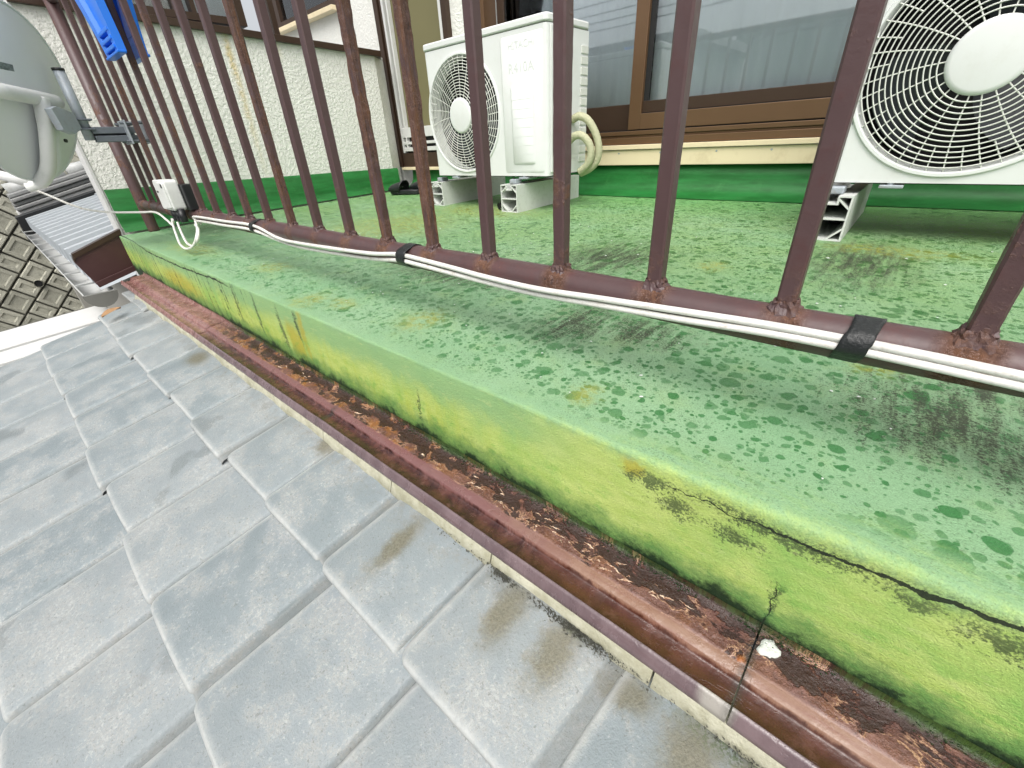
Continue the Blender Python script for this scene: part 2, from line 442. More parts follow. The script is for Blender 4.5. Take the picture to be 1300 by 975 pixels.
def mat_steel(name, tube=False):
    """maroon paint over rusting steel; per-object 'rust' drives how far it has gone"""
    n = N(name)
    P = n.obj()
    g = n.pos()
    z = n.sep(g)[2]
    r = n.attr('rust')
    P = n.vadd(P, n.comb(n.mul(n.attr('seed'), 3.1), n.mul(n.attr('seed'), 1.7), 0))
    mid = n.noise(P, 40.0, 6, 0.7)
    long_ = n.noise(n.vscale(P, (140, 140, 7)), 1.0, 6, 0.7)
    blot = n.noise(n.vscale(P, (10, 10, 3.5)), 1.0, 5, 0.65)
    fine = n.noise(P, 350.0, 3, 0.7)
    base = n.mix(blot, (0.060, 0.030, 0.030), (0.092, 0.055, 0.055))
    base = n.mix(n.sm(mid, 0.5, 0.8, 0, 0.5), base, (0.075, 0.022, 0.020))
    if tube:
        x = n.sep(g)[0]
        ph = n.m('ABSOLUTE', n.sub(n.m('FRACT', n.add(n.mul(n.sub(x, 0.0745), 1 / 0.1415), 100.5)), 0.5))
        near = n.sm(n.add(n.mul(ph, 0.1415), n.mul(n.sub(mid, 0.5), 0.035)), 0.030, 0.008)
        amt = n.mul(near, n.sm(blot, 0.30, 0.55))
        base = n.mix(n.sm(mid, 0.4, 0.7, 0, 0.5), base, (0.105, 0.045, 0.042))
        amt = n.mx(amt, n.mul(n.sm(mid, 0.66, 0.75), 0.6))
    else:
        nearb = n.sm(n.add(z, n.mul(n.sub(mid, 0.5), 0.05)), 0.21, 0.15)
        amt = n.sm(n.add(r, n.mul(n.sub(long_, 0.5), 1.1)), 0.62, 0.85)
        amt = n.mx(amt, n.mul(n.mul(nearb, n.sm(mid, 0.44, 0.62)), 0.62))
        amt = n.mx(amt, n.mul(n.sm(n.add(n.mul(r, 0.35), n.noise(P, 16.0, 6, 0.75)), 0.70, 0.80), 0.75))
    ru = n.mix(n.sm(long_ if not tube else mid, 0.35, 0.7), (0.060, 0.024, 0.014), (0.165, 0.072, 0.030))
    ru = n.mix(n.sm(fine, 0.45, 0.7, 0, 0.7), ru, (0.15, 0.078, 0.048))
    ru = n.mix(n.sm(n.noise(P, 70.0, 5, 0.7), 0.58, 0.66, 0, 0.8), ru, (0.03, 0.014, 0.012))
    col = n.mix(n.mul(amt, 0.95), base, ru)
    chip = n.mul(n.sm(n.m('ABSOLUTE', n.sub(n.noise(P, 60.0, 5, 0.7), 0.5)), 0.012, 0.004), amt)
    col = n.mix(n.mul(chip, 0.5), col, (0.30, 0.21, 0.185))
    pk = n.mul(n.sm(n.noise(n.vscale(P, (300, 300, 12)), 1.0, 5, 0.7), 0.60, 0.70), amt)
    col = n.mix(n.mul(pk, 0.55), col, (0.24, 0.165, 0.155))
    n.bump(n.add(n.mul(n.mul(amt, long_), 1.4), n.add(n.mul(amt, -0.5), n.mul(mid, 0.25))), 0.003)
    return n.done(col, n.sm(amt, 0, 1, 0.42, 0.85))


def mat_tile():
    n = N('silver_glazed_tile')
    P = n.pos()
    xyz = n.sep(P)
    x, y = xyz[0], xyz[1]
    r = n.rnd()
    Q = n.vadd(P, n.comb(n.mul(r, 0.06), n.mul(r, 0.09), 0))
    big = n.noise(Q, 11.0, 5, 0.6)
    mid = n.noise(Q, 45.0, 6, 0.75)
    fine = n.noise(Q, 320.0, 4, 0.75)
    base = n.mix(n.add(n.mul(n.sm(big, 0.35, 0.65), 0.45), n.mul(r, 0.55)), (0.190, 0.225, 0.236), (0.275, 0.310, 0.325))
    base = n.mix(n.sm(n.add(n.mul(r, 0.5), mid), 0.55, 0.95, 0, 0.45), base, (0.275, 0.295, 0.295))
    worn = n.mul(n.sm(n.add(big, n.mul(n.sub(mid, 0.5), 0.9)), 0.46, 0.62), n.sm(n.add(n.mul(fine, 0.6), n.mul(n.noise(Q, 150.0, 5, 0.75), 0.4)), 0.42, 0.56))
    base = n.mix(n.mul(worn, 0.75), base, (0.335, 0.34, 0.325))
    base = n.mix(n.mul(n.sm(fine, 0.55, 0.75), 0.35), base, (0.11, 0.125, 0.122))
    wetp = n.sm(n.add(n.noise(n.vadd(P, n.comb(r, r, 0)), 7.0, 3, 0.5), n.mul(n.sub(mid, 0.5), 0.12)), 0.58, 0.62)
    base = n.mix(n.mul(n.mul(wetp, n.m('GREATER_THAN', r, 0.62)), 0.42), base, (0.13, 0.15, 0.15))
    pits = n.sm(n.add(n.noise(Q, 210.0, 5, 0.82), n.mul(n.sub(mid, 0.5), 0.25)), 0.57, 0.66)
    base = n.mix(n.mul(pits, 0.62), base, (0.105, 0.115, 0.11))
    pale = n.sm(n.add(n.noise(n.vadd(Q, (0.3, 0.1, 0)), 170.0, 6, 0.82), n.mul(n.sub(big, 0.5), 0.3)), 0.55, 0.65)
    base = n.mix(n.mul(pale, 0.65), base, (0.43, 0.44, 0.43))
    # brown wash from under the rusting flashing
    yn = n.add(y, n.mul(n.sub(mid, 0.5), 0.03))
    xn = n.add(x, n.mul(n.sub(mid, 0.5), 0.04))
    st = n.blobs(xn, yn, [(-1.47, 0.225, 0.055, 0.035, 1.3), (-0.235, 0.22, 0.025, 0.05, 0.75), (-0.16, 0.22, 0.026, 0.05, 1.0), (-0.155, 0.14, 0.014, 0.10, 0.8, -0.2),
                          (-0.30, 0.18, 0.012, 0.07, 0.55, -0.2), (-0.075, 0.238, 0.03, 0.02, 1.0), (-0.004, 0.224, 0.032, 0.045, 1.6), (0.05, 0.23, 0.03, 0.05, 1.4), (0.10, 0.2, 0.04, 0.08, 1.3),
                          (-0.75, 0.25, 0.03, 0.02, 0.7), (-0.44, 0.2, 0.02, 0.06, 0.4)])
    sm_ = n.mul(n.mul(n.sm(st, 0.03, 0.95), n.sm(n.add(n.noise(P, 80.0, 6, 0.75), n.mul(st, 0.25)), 0.30, 0.66)), 0.80)
    sc_ = n.mix(n.sm(fine, 0.35, 0.65), (0.085, 0.072, 0.032), (0.175, 0.155, 0.092))
    col = n.mix(sm_, base, sc_)
    ms_ = n.mul(n.blobs(xn, yn, [(0.02, 0.25, 0.05, 0.012, 1.2), (-0.15, 0.252, 0.02, 0.006, 0.8)]), n.sm(fine, 0.4, 0.6))
    col = n.mix(n.mul(ms_, 0.9), col, (0.035, 0.06, 0.008))
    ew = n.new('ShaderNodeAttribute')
    ew.attribute_name = 'edge_wear_glint'
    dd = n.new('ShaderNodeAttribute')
    dd.attribute_name = 'side_dirt_shade'
    col = n.mix(n.mul(ew.outputs['Fac'], n.sm(mid, 0.25, 0.6, 0.25, 0.8)), col, (0.46, 0.47, 0.455))  # pale arris: wear and edge highlight both put into the colour
    col = n.mix(n.mul(n.mul(dd.outputs['Fac'], n.sm(mid, 0.2, 0.6, 0.6, 1.0)), 0.9), col, (0.095, 0.095, 0.082))  # joint sides darkened: dirt together with shade in the colour
    edge = n.sm(yn, 0.205, 0.245)
    col = n.mix(n.mul(edge, n.mul(n.sm(mid, 0.4, 0.7), 0.5)), col, (0.17, 0.17, 0.14))
    n.bump(n.add(n.mul(fine, 0.8), n.mul(mid, 0.7)), 0.0016)
    return n.done(col, n.sub(n.add(0.40, n.mul(worn, 0.25)), n.mul(wetp, 0.12)), 0.0, 0.55)


def mat_stucco():
    n = N('cream_stucco')
    P = n.pos()
    xyz = n.sep(P)
    a_ = n.noise(P, 60.0, 4, 0.55, 0.5)
    b_ = n.noise(P, 110.0, 4, 0.6)
    col = n.mix(n.noise(P, 2.5, 5, 0.6), (0.72, 0.72, 0.67), (0.80, 0.80, 0.75))
    y, z = xyz[1], xyz[2]
    w = n.noise(P, 30.0, 5, 0.7)
    yo = n.add(y, n.mul(n.sub(w, 0.5), 0.05))
    rs = n.mul(n.blob(yo, z, 1.165, 0.75, 0.016, 0.38), n.sm(w, 0.2, 0.6))
    rs2 = n.mul(n.blob(yo, z, 1.42, 0.84, 0.02, 0.06), 0.5)
    col = n.mix(n.mul(n.mx(rs, rs2), 0.75), col, (0.60, 0.44, 0.13))
    col = n.mix(n.mul(n.sm(n.noise(P, 9.0, 7, 0.7), 0.52, 0.8), 0.35), col, (0.50, 0.50, 0.44))
    n.bump(n.add(n.mul(n.sm(a_, 0.40, 0.62), 1.0), n.mul(b_, 0.3)), 0.0020)
    return n.done(col, 0.85)


def mat_basegreen():
    n = N('deep_green_band')
    P = n.pos()
    f = n.noise(n.vscale(P, (2, 2, 14)), 3.0, 6, 0.65)
    c = n.mix(n.sm(f, 0.3, 0.7), (0.008, 0.105, 0.016), (0.017, 0.17, 0.034))
    c = n.mix(n.mul(n.sm(n.noise(P, 14.0, 6, 0.7), 0.5, 0.8), 0.5), c, (0.06, 0.25, 0.07))
    n.bump(n.noise(P, 25.0, 3, 0.5), 0.001)
    return n.done(c, 0.5, 0, 0.4)


def mat_glass():
    n = N('window_glass')
    n.t.nodes.remove(n.b)
    tr = n.new('ShaderNodeBsdfTransparent')
    tr.inputs[0].default_value = (0.985, 1.0, 1.0, 1)
    gl = n.new('ShaderNodeBsdfGlossy')
    gl.inputs['Roughness'].default_value = 0.02
    gl.inputs[0].default_value = (0.95, 0.98, 1, 1)
    fr = n.new('ShaderNodeFresnel')
    fr.inputs[0].default_value = 1.6
    mx = n.new('ShaderNodeMixShader')
    n.t.links.new(n.m('MULTIPLY_ADD', fr.outputs[0], 0.95, 0.05, clamp=True), mx.inputs[0])
    n.t.links.new(tr.outputs[0], mx.inputs[1])
    n.t.links.new(gl.outputs[0], mx.inputs[2])
    n.t.links.new(mx.outputs[0], n.out.inputs[0])
    return n.mat


def mat_curtain():
    n = N('lace_curtain')
    P = n.pos()
    w = n.noise(n.vscale(P, (9, 9, 0.5)), 1.0, 3, 0.5)
    c = n.mix(n.sm(w, 0.3, 0.7), (0.76, 0.82, 0.84), (0.84, 0.89, 0.91))
    c = n.mix(n.mul(n.noise(P, 160.0, 2, 0.5), 0.2), c, (0.6, 0.68, 0.70))
    n.bump(w, 0.004)
    return n.done(c, 0.9)


def mat_block():
    n = N('weathered_concrete_block')
    P = n.pos()
    r = n.rnd()
    c = n.mix(r, (0.36, 0.355, 0.29), (0.52, 0.51, 0.42))
    f = n.noise(P, 12.0, 7, 0.7)
    c = n.mix(n.mul(n.sm(f, 0.45, 0.75), 0.6), c, (0.15, 0.15, 0.12))
    n.bump(n.noise(P, 80.0, 4, 0.6), 0.01)
    return n.done(c, 0.9)


def mat_curb():
    n = N('mossy_beige_mortar')
    P = n.pos()
    f = n.noise(P, 28.0, 7, 0.7)
    c = n.mix(n.sm(f, 0.3, 0.7), (0.30, 0.29, 0.20), (0.46, 0.45, 0.35))
    c = n.mix(n.mul(n.sm(n.noise(P, 70.0, 6, 0.75), 0.55, 0.75), 0.6), c, (0.17, 0.17, 0.10))
    n.bump(n.add(f, n.mul(n.noise(P, 300.0, 3, 0.6), 0.4)), 0.003)
    return n.done(c, 0.8)


M['floor'] = mat_floor()
M['flash'] = mat_flashing()
M['bar'] = mat_steel('maroon_painted_bar')
M['tube'] = mat_steel('maroon_painted_tube', True)
M['tile'] = mat_tile()
M['stucco'] = mat_stucco()
M['gband'] = mat_basegreen()
M['glass'] = mat_glass()
M['curtain'] = mat_curtain()
M['block'] = mat_block()
M['curb'] = mat_curb()
M['white'] = simple('white_painted_board', (0.60, 0.60, 0.585), 0.5, 0, 0.05, 6, dirt=(0.45, 0.45, 0.42), dirt_amt=0.35)
M['ac'] = simple('ivory_enamel', (0.70, 0.715, 0.70), 0.38, 0, 0.03, 5, dirt=(0.55, 0.55, 0.49), dirt_amt=0.25)
M['ac_grey'] = simple('ivory_plastic_grille', (0.66, 0.67, 0.62), 0.45, 0, 0.05, 9)
M['ac_dark'] = simple('dark_fan_housing', (0.010, 0.011, 0.013), 0.6, 0, 0.2, 20)
M['fan'] = simple('grey_fan_blade', (0.022, 0.026, 0.032), 0.5, 0, 0.1, 9)
M['fin'] = simple('black_fins', (0.004, 0.004, 0.005), 0.7, 0, 0.2, 20)
M['resin'] = simple('grey_white_resin', (0.62, 0.64, 0.61), 0.5, 0, 0.08, 14, dirt=(0.30, 0.33, 0.28), dirt_amt=0.5)
M['cable'] = simple('white_cable_sheath', (0.70, 0.69, 0.65), 0.45, 0, 0.08, 26, 0.0006, 300, dirt=(0.36, 0.29, 0.19), dirt_amt=0.55)
M['tape'] = simple('black_vinyl_tape', (0.012, 0.014, 0.014), 0.42, 0, 0.3, 90, 0.0015, 160)
M['blackp'] = simple('black_plastic', (0.012, 0.013, 0.014), 0.4, 0, 0.2, 30)
M['bronze'] = simple('bronze_aluminium', (0.145, 0.082, 0.042), 0.38, 0.35, 0.08, 4)
M['bronze_dk'] = simple('dark_bronze_aluminium', (0.055, 0.032, 0.020), 0.4, 0.3, 0.1, 4)
M['black'] = simple('black_gap', (0.006, 0.006, 0.006), 0.7)
M['cream'] = simple('cream_painted_sheet', (0.74, 0.63, 0.42), 0.45, 0, 0.05, 5, dirt=(0.45, 0.34, 0.18), dirt_amt=0.35)
M['olive'] = simple('olive_screen', (0.155, 0.14, 0.065), 0.6, 0, 0.12, 3)
M['dish'] = simple('grey_dish_paint', (0.70, 0.73, 0.73), 0.42, 0, 0.08, 3)
M['dishwhite'] = simple('off_white_plastic', (0.66, 0.67, 0.64), 0.45, 0, 0.05, 8, dirt=(0.42, 0.44, 0.40), dirt_amt=0.4)
M['galv'] = simple('galvanised_steel', (0.36, 0.40, 0.43), 0.5, 0.25, 0.2, 22, dirt=(0.20, 0.14, 0.06), dirt_amt=0.45)
M['galv_dk'] = simple('dark_zinc_bracket', (0.15, 0.17, 0.19), 0.5, 0.25, 0.25, 22)
M['blue'] = simple('blue_plastic', (0.012, 0.17, 0.72), 0.35, 0, 0.08, 6)
M['hose'] = simple('beige_insulation_tape', (0.42, 0.42, 0.27), 0.6, 0, 0.15, 60, 0.004, 90)
M['drain'] = simple('grey_drain_hose', (0.34, 0.35, 0.31), 0.55, 0, 0.15, 40)
M['shoe'] = simple('black_rubber', (0.008, 0.009, 0.011), 0.5, 0, 0.2, 30)
M['silver'] = simple('chrome_stud', (0.6, 0.6, 0.6), 0.3, 0.8)
M['brown'] = simple('dark_brown_sheet', (0.060, 0.024, 0.024), 0.4, 0, 0.10, 5, dirt=(0.09, 0.045, 0.04), dirt_amt=0.4)
M['roofm'] = simple('grey_white_roof_sheet', (0.42, 0.45, 0.47), 0.45, 0.1, 0.10, 3, dirt=(0.30, 0.32, 0.33), dirt_amt=0.45)
M['gutter'] = simple('grey_gutter', (0.40, 0.41, 0.40), 0.5, 0, 0.15, 8, dirt=(0.24, 0.23, 0.20), dirt_amt=0.6)
M['gutter_dk'] = simple('dark_grey_gutter_cap', (0.15, 0.15, 0.135), 0.6, 0, 0.15, 8)
M['ridge'] = simple('grey_ridge_tile', (0.22, 0.225, 0.22), 0.6, 0, 0.3, 6, dirt=(0.42, 0.41, 0.38), dirt_amt=0.6)
M['joint'] = simple('dark_joint', (0.10, 0.10, 0.085), 0.9, 0, 0.3, 5)
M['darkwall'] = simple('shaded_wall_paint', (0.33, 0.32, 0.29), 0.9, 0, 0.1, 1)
M['ground'] = simple('yard_concrete', (0.20, 0.20, 0.19), 0.9, 0, 0.2, 0.7)
M['greywall'] = simple('pale_grey_siding', (0.50, 0.56, 0.56), 0.8, 0, 0.08, 0.6)
M['wire'] = simple('dark_wire', (0.08, 0.09, 0.10), 0.6)
M['paintchip'] = simple('white_paint_chip', (0.60, 0.63, 0.59), 0.6, 0, 0.15, 90, 0.002, 220, dirt=(0.35, 0.38, 0.30), dirt_amt=0.6)
M['leaf'] = simple('dead_orange_leaf', (0.33, 0.19, 0.09), 0.7, 0, 0.25, 30)
M['moss'] = simple('dark_moss', (0.022, 0.052, 0.012), 0.95, 0, 0.6, 40)
M['grit'] = simple('dark_grit', (0.10, 0.10, 0.08), 0.9, 0, 0.6, 120)


# ------------------------------------------------------------------ object helpers
def link(name, me, mat, parent=None, loc=None, smooth=False, bevel=None):
    if mat is not None and not me.materials:
        me.materials.append(M[mat] if isinstance(mat, str) else mat)
    o = bpy.data.objects.new(name, me)
    COL.objects.link(o)
    if parent is not None:
        o.parent = parent
    if loc is not None:
        o.location = loc
    if smooth:
        me.polygons.foreach_set('use_smooth', [True] * len(me.polygons))
    if bevel:
        b = o.modifiers.new('bevel', 'BEVEL')
        b.width = bevel
        b.segments = 2
        b.limit_method = 'ANGLE'
        b.angle_limit = rad(40)
    return o


def tag(o, label=None, cat=None, group=None, kind=None):
    if label: o['label'] = label
    if cat: o['category'] = cat
    if group: o['group'] = group
    if kind: o['kind'] = kind
    return o


def thing(name, label, cat, loc=(0, 0, 0), group=None):
    o = bpy.data.objects.new(name, None)
    o.empty_display_size = 0.05
    COL.objects.link(o)
    o.location = loc
    return tag(o, label, cat, group)


class B:
    """mesh collector"""
    def __init__(s):
        s.v, s.f, s.uv = [], [], None

    def box(s, x0, x1, y0, y1, z0, z1, skip=''):
        b = len(s.v)
        s.v += [(x0, y0, z0), (x1, y0, z0), (x1, y1, z0), (x0, y1, z0), (x0, y0, z1), (x1, y0, z1), (x1, y1, z1), (x0, y1, z1)]
        s.f += [[b + i for i in q] for q in ((0, 3, 2, 1), (4, 5, 6, 7), (0, 1, 5, 4), (1, 2, 6, 5), (2, 3, 7, 6), (3, 0, 4, 7))]
        return s

    def tube(s, pts, r, n=10, cap=True, flat=1.0):
        pts = [Vector(p) for p in pts]
        b = len(s.v)
        ref = None
        for i, p in enumerate(pts):
            t = (pts[min(i + 1, len(pts) - 1)] - pts[max(i - 1, 0)]).normalized()
            if ref is None:
                ref = Vector((0, 0, 1)) if abs(t.z) < 0.9 else Vector((1, 0, 0))
            ref = (ref - t * ref.dot(t)).normalized()
            w = t.cross(ref)
            rr = r[i] if hasattr(r, '__len__') else r
            for k in range(n):
                a_ = 2 * math.pi * k / n
                s.v.append(tuple(p + ref * (math.cos(a_) * rr) + w * (math.sin(a_) * rr * flat)))
        for i in range(len(pts) - 1):
            for k in range(n):
                k2 = (k + 1) % n
                s.f.append([b + i * n + k, b + i * n + k2, b + (i + 1) * n + k2, b + (i + 1) * n + k])
        if cap:
            s.f.append([b + k for k in range(n)][::-1])
            s.f.append([b + (len(pts) - 1) * n + k for k in range(n)])
        return s

    def prism(s, pts2, z0, z1, fn=lambda x, y, z: (x, y, z)):
        b, n = len(s.v), len(pts2)
        for z in (z0, z1):
            s.v += [fn(x, y, z) for x, y in pts2]
        s.f.append([b + i for i in range(n)][::-1])
        s.f.append([b + n + i for i in range(n)])
        for i in range(n):
            j = (i + 1) % n
            s.f.append([b + i, b + j, b + n + j, b + n + i])
        return s

    def grid(s, nu, nv, fn):
        b = len(s.v)
        for i in range(nu + 1):
            for j in range(nv + 1):
                s.v.append(tuple(fn(i / nu, j / nv)))
        for i in range(nu):
            for j in range(nv):
                q = b + i * (nv + 1) + j
                s.f.append([q, q + nv + 1, q + nv + 2, q + 1])
        return s

    def mesh(s, name, fix=True):
        me = bpy.data.meshes.new(name)
        me.from_pydata(s.v, [], s.f)
        if fix:
            bm = bmesh.new()
            bm.from_mesh(me)
            bmesh.ops.recalc_face_normals(bm, faces=bm.faces)
            bm.to_mesh(me)
            bm.free()
        me.update()
        return me

    def obj(s, name, mat, parent=None, loc=None, smooth=False, bevel=None):
        return link(name, s.mesh(name), mat, parent, loc, smooth, bevel)


def catmull(P, n=8):
    P = [Vector(p) for p in P]
    out = []
    for i in range(len(P) - 1):
        a_, b_, c_, d_ = P[max(i - 1, 0)], P[i], P[i + 1], P[min(i + 2, len(P) - 1)]
        for k in range(n):
            t = k / n
            out.append(0.5 * ((2 * b_) + (c_ - a_) * t + (2 * a_ - 5 * b_ + 4 * c_ - d_) * t * t + (3 * b_ - a_ - 3 * c_ + d_) * t ** 3))
    out.append(P[-1])
    return out


def auto_smooth(o, ang=35):
    me = o.data
    me.polygons.foreach_set('use_smooth', [True] * len(me.polygons))
    bm = bmesh.new()
    bm.from_mesh(me)
    for e_ in bm.edges:
        if len(e_.link_faces) == 2 and e_.calc_face_angle(0) > rad(ang):
            e_.smooth = False
    bm.to_mesh(me)
    bm.free()
    return o


def rrect(x0, x1, z0, z1, r, n=5):
    pts = []
    for cx, cz, a0 in ((x1 - r, z1 - r, 0), (x0 + r, z1 - r, 90), (x0 + r, z0 + r, 180), (x1 - r, z0 + r, 270)):
        for k in range(n + 1):
            a_ = rad(a0 + 90 * k / n)
            pts.append((cx + r * math.cos(a_), cz + r * math.sin(a_)))
    return pts


FS = 0.018                                   # fall of the balcony floor


def fz(y):
    return FS * max(0.0, y - 0.37)


# ------------------------------------------------------------------ ground
tag(B().grid(1, 1, lambda a_, b_: (-150 + 300 * a_, -150 + 300 * b_, -3.4)).obj('ground', 'ground'),
    'concrete yard far below the roofs', None, None, 'structure')

# ------------------------------------------------------------------ balcony floor with its rounded kerb
def profile(rc):
    p_ = [(0.364, -0.19, -0.190)]
    p_ += [(0.3605, -0.165 + (0.165 - rc) * i / 8, -0.165 + 0.155 * i / 8 + 0.0022) for i in range(9)]
    for k in range(1, 7):
        a_ = rad(180 - 90 * k / 6)
        p_.append((0.3605 + rc + rc * math.cos(a_), -rc + rc * math.sin(a_), -0.0078 + 0.0156 * k / 6))
    y_ = 0.385
    while y_ < 2.24:
        p_.append((y_, fz(y_), y_ - 0.3627))
        y_ += 0.012 + (y_ - 0.385) * 0.08
    p_.append((2.245, fz(2.245), 2.245 - 0.3627))
    return p_


X0, X1, NX = -2.872, 1.6, 460
bb = B()
uvs = []
for i in range(NX + 1):
    x = X0 + (X1 - X0) * i / NX
    t = min(1.0, max(0.0, (x + 0.45) / 0.5))
    prof = profile(0.005 + 0.005 * t * t * (3 - 2 * t))
    for (y, z, v) in prof:
        d = mnoise.noise(Vector((x * 9, v * 9, 1.3))) * 0.0016 + mnoise.noise(Vector((x * 40, v * 40, 2.3))) * 0.0006
        if y > 0.39:
            bb.v.append((x, y, z + d))
        else:
            bb.v.append((x, y - d, z + d * 0.6))
        uvs.append((x, v))
np_ = len(prof)
for i in range(NX):
    for j in range(np_ - 1):
        q = i * np_ + j
        bb.f.append([q, q + np_, q + np_ + 1, q + 1])
me = bb.mesh('balcony_floor', False)
lay = me.uv_layers.new(name='UVMap')
li = [0] * len(me.loops)
me.loops.foreach_get('vertex_index', li)
lay.data.foreach_set('uv', [c for k in li for c in uvs[k]])
floor = link('balcony_floor', me, 'floor', smooth=True)
tag(floor, 'green painted balcony floor with lime green kerb and rain drops', None, None, 'structure')
b2 = B().box(X0, X0 + 0.004, 0.3605, 2.24, -0.17, -0.001)
b2.obj('kerb_end', 'floor', floor)


# ------------------------------------------------------------------ paint flecks lying on the floor
fl = B()
rr = random.Random(3)
for k in range(240):
    x = rr.uniform(-2.4, 0.5)
    y = rr.choice((rr.uniform(0.42, 1.0), rr.uniform(0.5, 1.6)))
    s_ = rr.uniform(0.0008, 0.0024) * (1.4 if y > 0.9 else 1)
    n_ = rr.randint(4, 6)
    b0 = len(fl.v)
    z = fz(y) + 0.0022
    fl.v.append((x, y, z + s_ * 0.6))
    for q in range(n_):
        a_ = 2 * math.pi * q / n_
        r_ = s_ * rr.uniform(0.5, 1.5)
        fl.v.append((x + r_ * math.cos(a_), y + r_ * math.sin(a_), z + rr.uniform(0, 0.0006)))
    for q in range(n_):
        fl.f.append([b0, b0 + 1 + q, b0 + 1 + (q + 1) % n_])
tag(fl.obj('paint_flecks', 'paintchip'), 'tiny white flecks scattered over the wet green floor', 'paint flecks', None, 'stuff')

# ------------------------------------------------------------------ rusting sheet flashing
flash = thing('flashing', 'maroon sheet metal gutter flashing eaten by rust below green kerb', 'flashing', (-1.3, 0.31, -0.17))
FP = [(0.3595, -0.150), (0.359, -0.158), (0.354, -0.1615), (0.346, -0.1625), (0.338, -0.163), (0.330, -0.163), (0.322, -0.1635), (0.3165, -0.1645),
      (0.3145, -0.1640), (0.312, -0.1645), (0.307, -0.1662), (0.303, -0.1680), (0.3015, -0.1690), (0.3005, -0.1752), (0.298, -0.1768), (0.286, -0.1768), (0.275, -0.1765),
      (0.2725, -0.1752), (0.2710, -0.1690), (0.2702, -0.1672), (0.2692, -0.1668), (0.2665, -0.1705), (0.2640, -0.1745), (0.2618, -0.1780), (0.2606, -0.1812), (0.2615, -0.186)]


def sheet(xa, xb, dz=0.0):
    n_ = max(8, int((xb - xa) / 0.005))
    b_ = B()
    uv_ = []
    for i in range(n_ + 1):
        x = xa + (xb - xa) * i / n_
        for (y, z) in FP:
            am = 0.0022 if 0.316 < y < 0.356 else (0.0006 if y > 0.27 else 0.00025)
            d = (mnoise.noise(Vector((x * 28, y * 60, 0))) + 0.6 * mnoise.noise(Vector((x * 75, y * 130, 4)))) * am
            wv = 0.0012 * mnoise.noise(Vector((x * 3.0, 0, 7)))
            b_.v.append((x, y + wv, z + d + dz))
            uv_.append((x, y))
    k = len(FP)
    for i in range(n_):
        for j in range(k - 1):
            q = i * k + j
            b_.f.append([q, q + 1, q + k + 1, q + k])
    me_ = b_.mesh('sheet', False)
    l_ = me_.uv_layers.new(name='UVMap')
    ix = [0] * len(me_.loops)
    me_.loops.foreach_get('vertex_index', ix)
    l_.data.foreach_set('uv', [c for q in ix for c in uv_[q]])
    o = link('sheet', me_, 'flash', flash, smooth=True)
    o.matrix_parent_inverse = Matrix.Translation((1.3, -0.31, 0.17))
    return o


sheet(-2.69, -1.602)
sheet(-1.604, -0.802, -0.0014)
sheet(-0.806, 0.0112)
sheet(0.0130, 1.0)
# chalk-white blister of old paint beside the joint
bb = B()
cx, cy = 0.0245, 0.3445
n_ = 22
out = [0.0108 * (1 + 0.13 * math.sin(2 * a_ + 0.6) + 0.12 * math.sin(3 * a_ + 2.0) + 0.09 * math.sin(5 * a_ + 1) + 0.06 * math.sin(9 * a_)) for a_ in [2 * math.pi * k / n_ for k in range(n_)]]
bb.v.append((cx, cy, -0.1595))
for ring, (s_, z) in enumerate(((0.6, -0.1592), (0.93, -0.1600), (1.0, -0.1635))):
    for k in range(n_):
        a_ = 2 * math.pi * k / n_
        bb.v.append((cx + out[k] * s_ * math.cos(a_) * 0.85, cy + out[k] * s_ * math.sin(a_), z + random.uniform(-.0003, .0003)))
for k in range(n_):
    k2 = (k + 1) % n_
    bb.f.append([0, 1 + k, 1 + k2])
    for q in (0, 1):
        bb.f.append([1 + q * n_ + k, 1 + q * n_ + k2, 1 + (q + 1) * n_ + k2, 1 + (q + 1) * n_ + k][::-1])
tag(bb.obj('paint_blister', 'paintchip', smooth=True), 'white blot of old paint on rusty sheet beside its joint', 'paint blot')

# curled rust flakes standing off the sheet
fk = B()
rr = random.Random(11)
for k in range(58):
    x = rr.choice((rr.uniform(-0.42, -0.02), rr.uniform(-0.3, -0.05), rr.uniform(-1.4, -0.3)))
    y = rr.uniform(0.319, 0.343)
    L = rr.choice((rr.uniform(0.003, 0.008), rr.uniform(0.008, 0.024)))
    a_ = rr.uniform(-0.5, 0.5)
    bend = rr.uniform(-0.5, 0.5)
    wm = rr.uniform(0.0007, 0.0023)
    b0 = len(fk.v)
    seg = max(4, int(L / 0.0016))
    ph = rr.uniform(0, 50)
    for q in range(seg + 1):
        t = q / seg - 0.5
        lx, ly = L * t, bend * L * (0.25 - t * t) + 0.0016 * mnoise.noise(Vector((ph + t * L * 420, 0, 0)))
        px, py = x + lx * math.cos(a_) - ly * math.sin(a_), y + lx * math.sin(a_) + ly * math.cos(a_)
        env = max(0.1, 1 - (2 * t) ** 2) * (0.6 + 0.9 * abs(mnoise.noise(Vector((ph, t * L * 500, 3)))))
        fk.v.append((px, py, -0.1628))
        fk.v.append((px + 0.0002, py + wm * 0.7 * env, -0.1622 + wm * 0.9 * env))
        fk.v.append((px + 0.0003, py + wm * 1.5 * env, -0.1630))
    for q in range(seg):
        for e_ in (0, 1):
            fk.f.append([b0 + 3 * q + e_, b0 + 3 * q + 3 + e_, b0 + 3 * q + 4 + e_, b0 + 3 * q + 1 + e_])
rm = N('curled_rust_flake')
fn_ = rm.noise(rm.pos(), 200.0, 3, 0.6)
rm.done(rm.mix(rm.sm(fn_, 0.35, 0.65), (0.24, 0.10, 0.045), (0.66, 0.52, 0.38)), 0.8)
tag(fk.obj('rust_flakes', rm.mat), 'curling pale rust flakes along the corroded gutter bed', 'rust flakes', None, 'stuff')

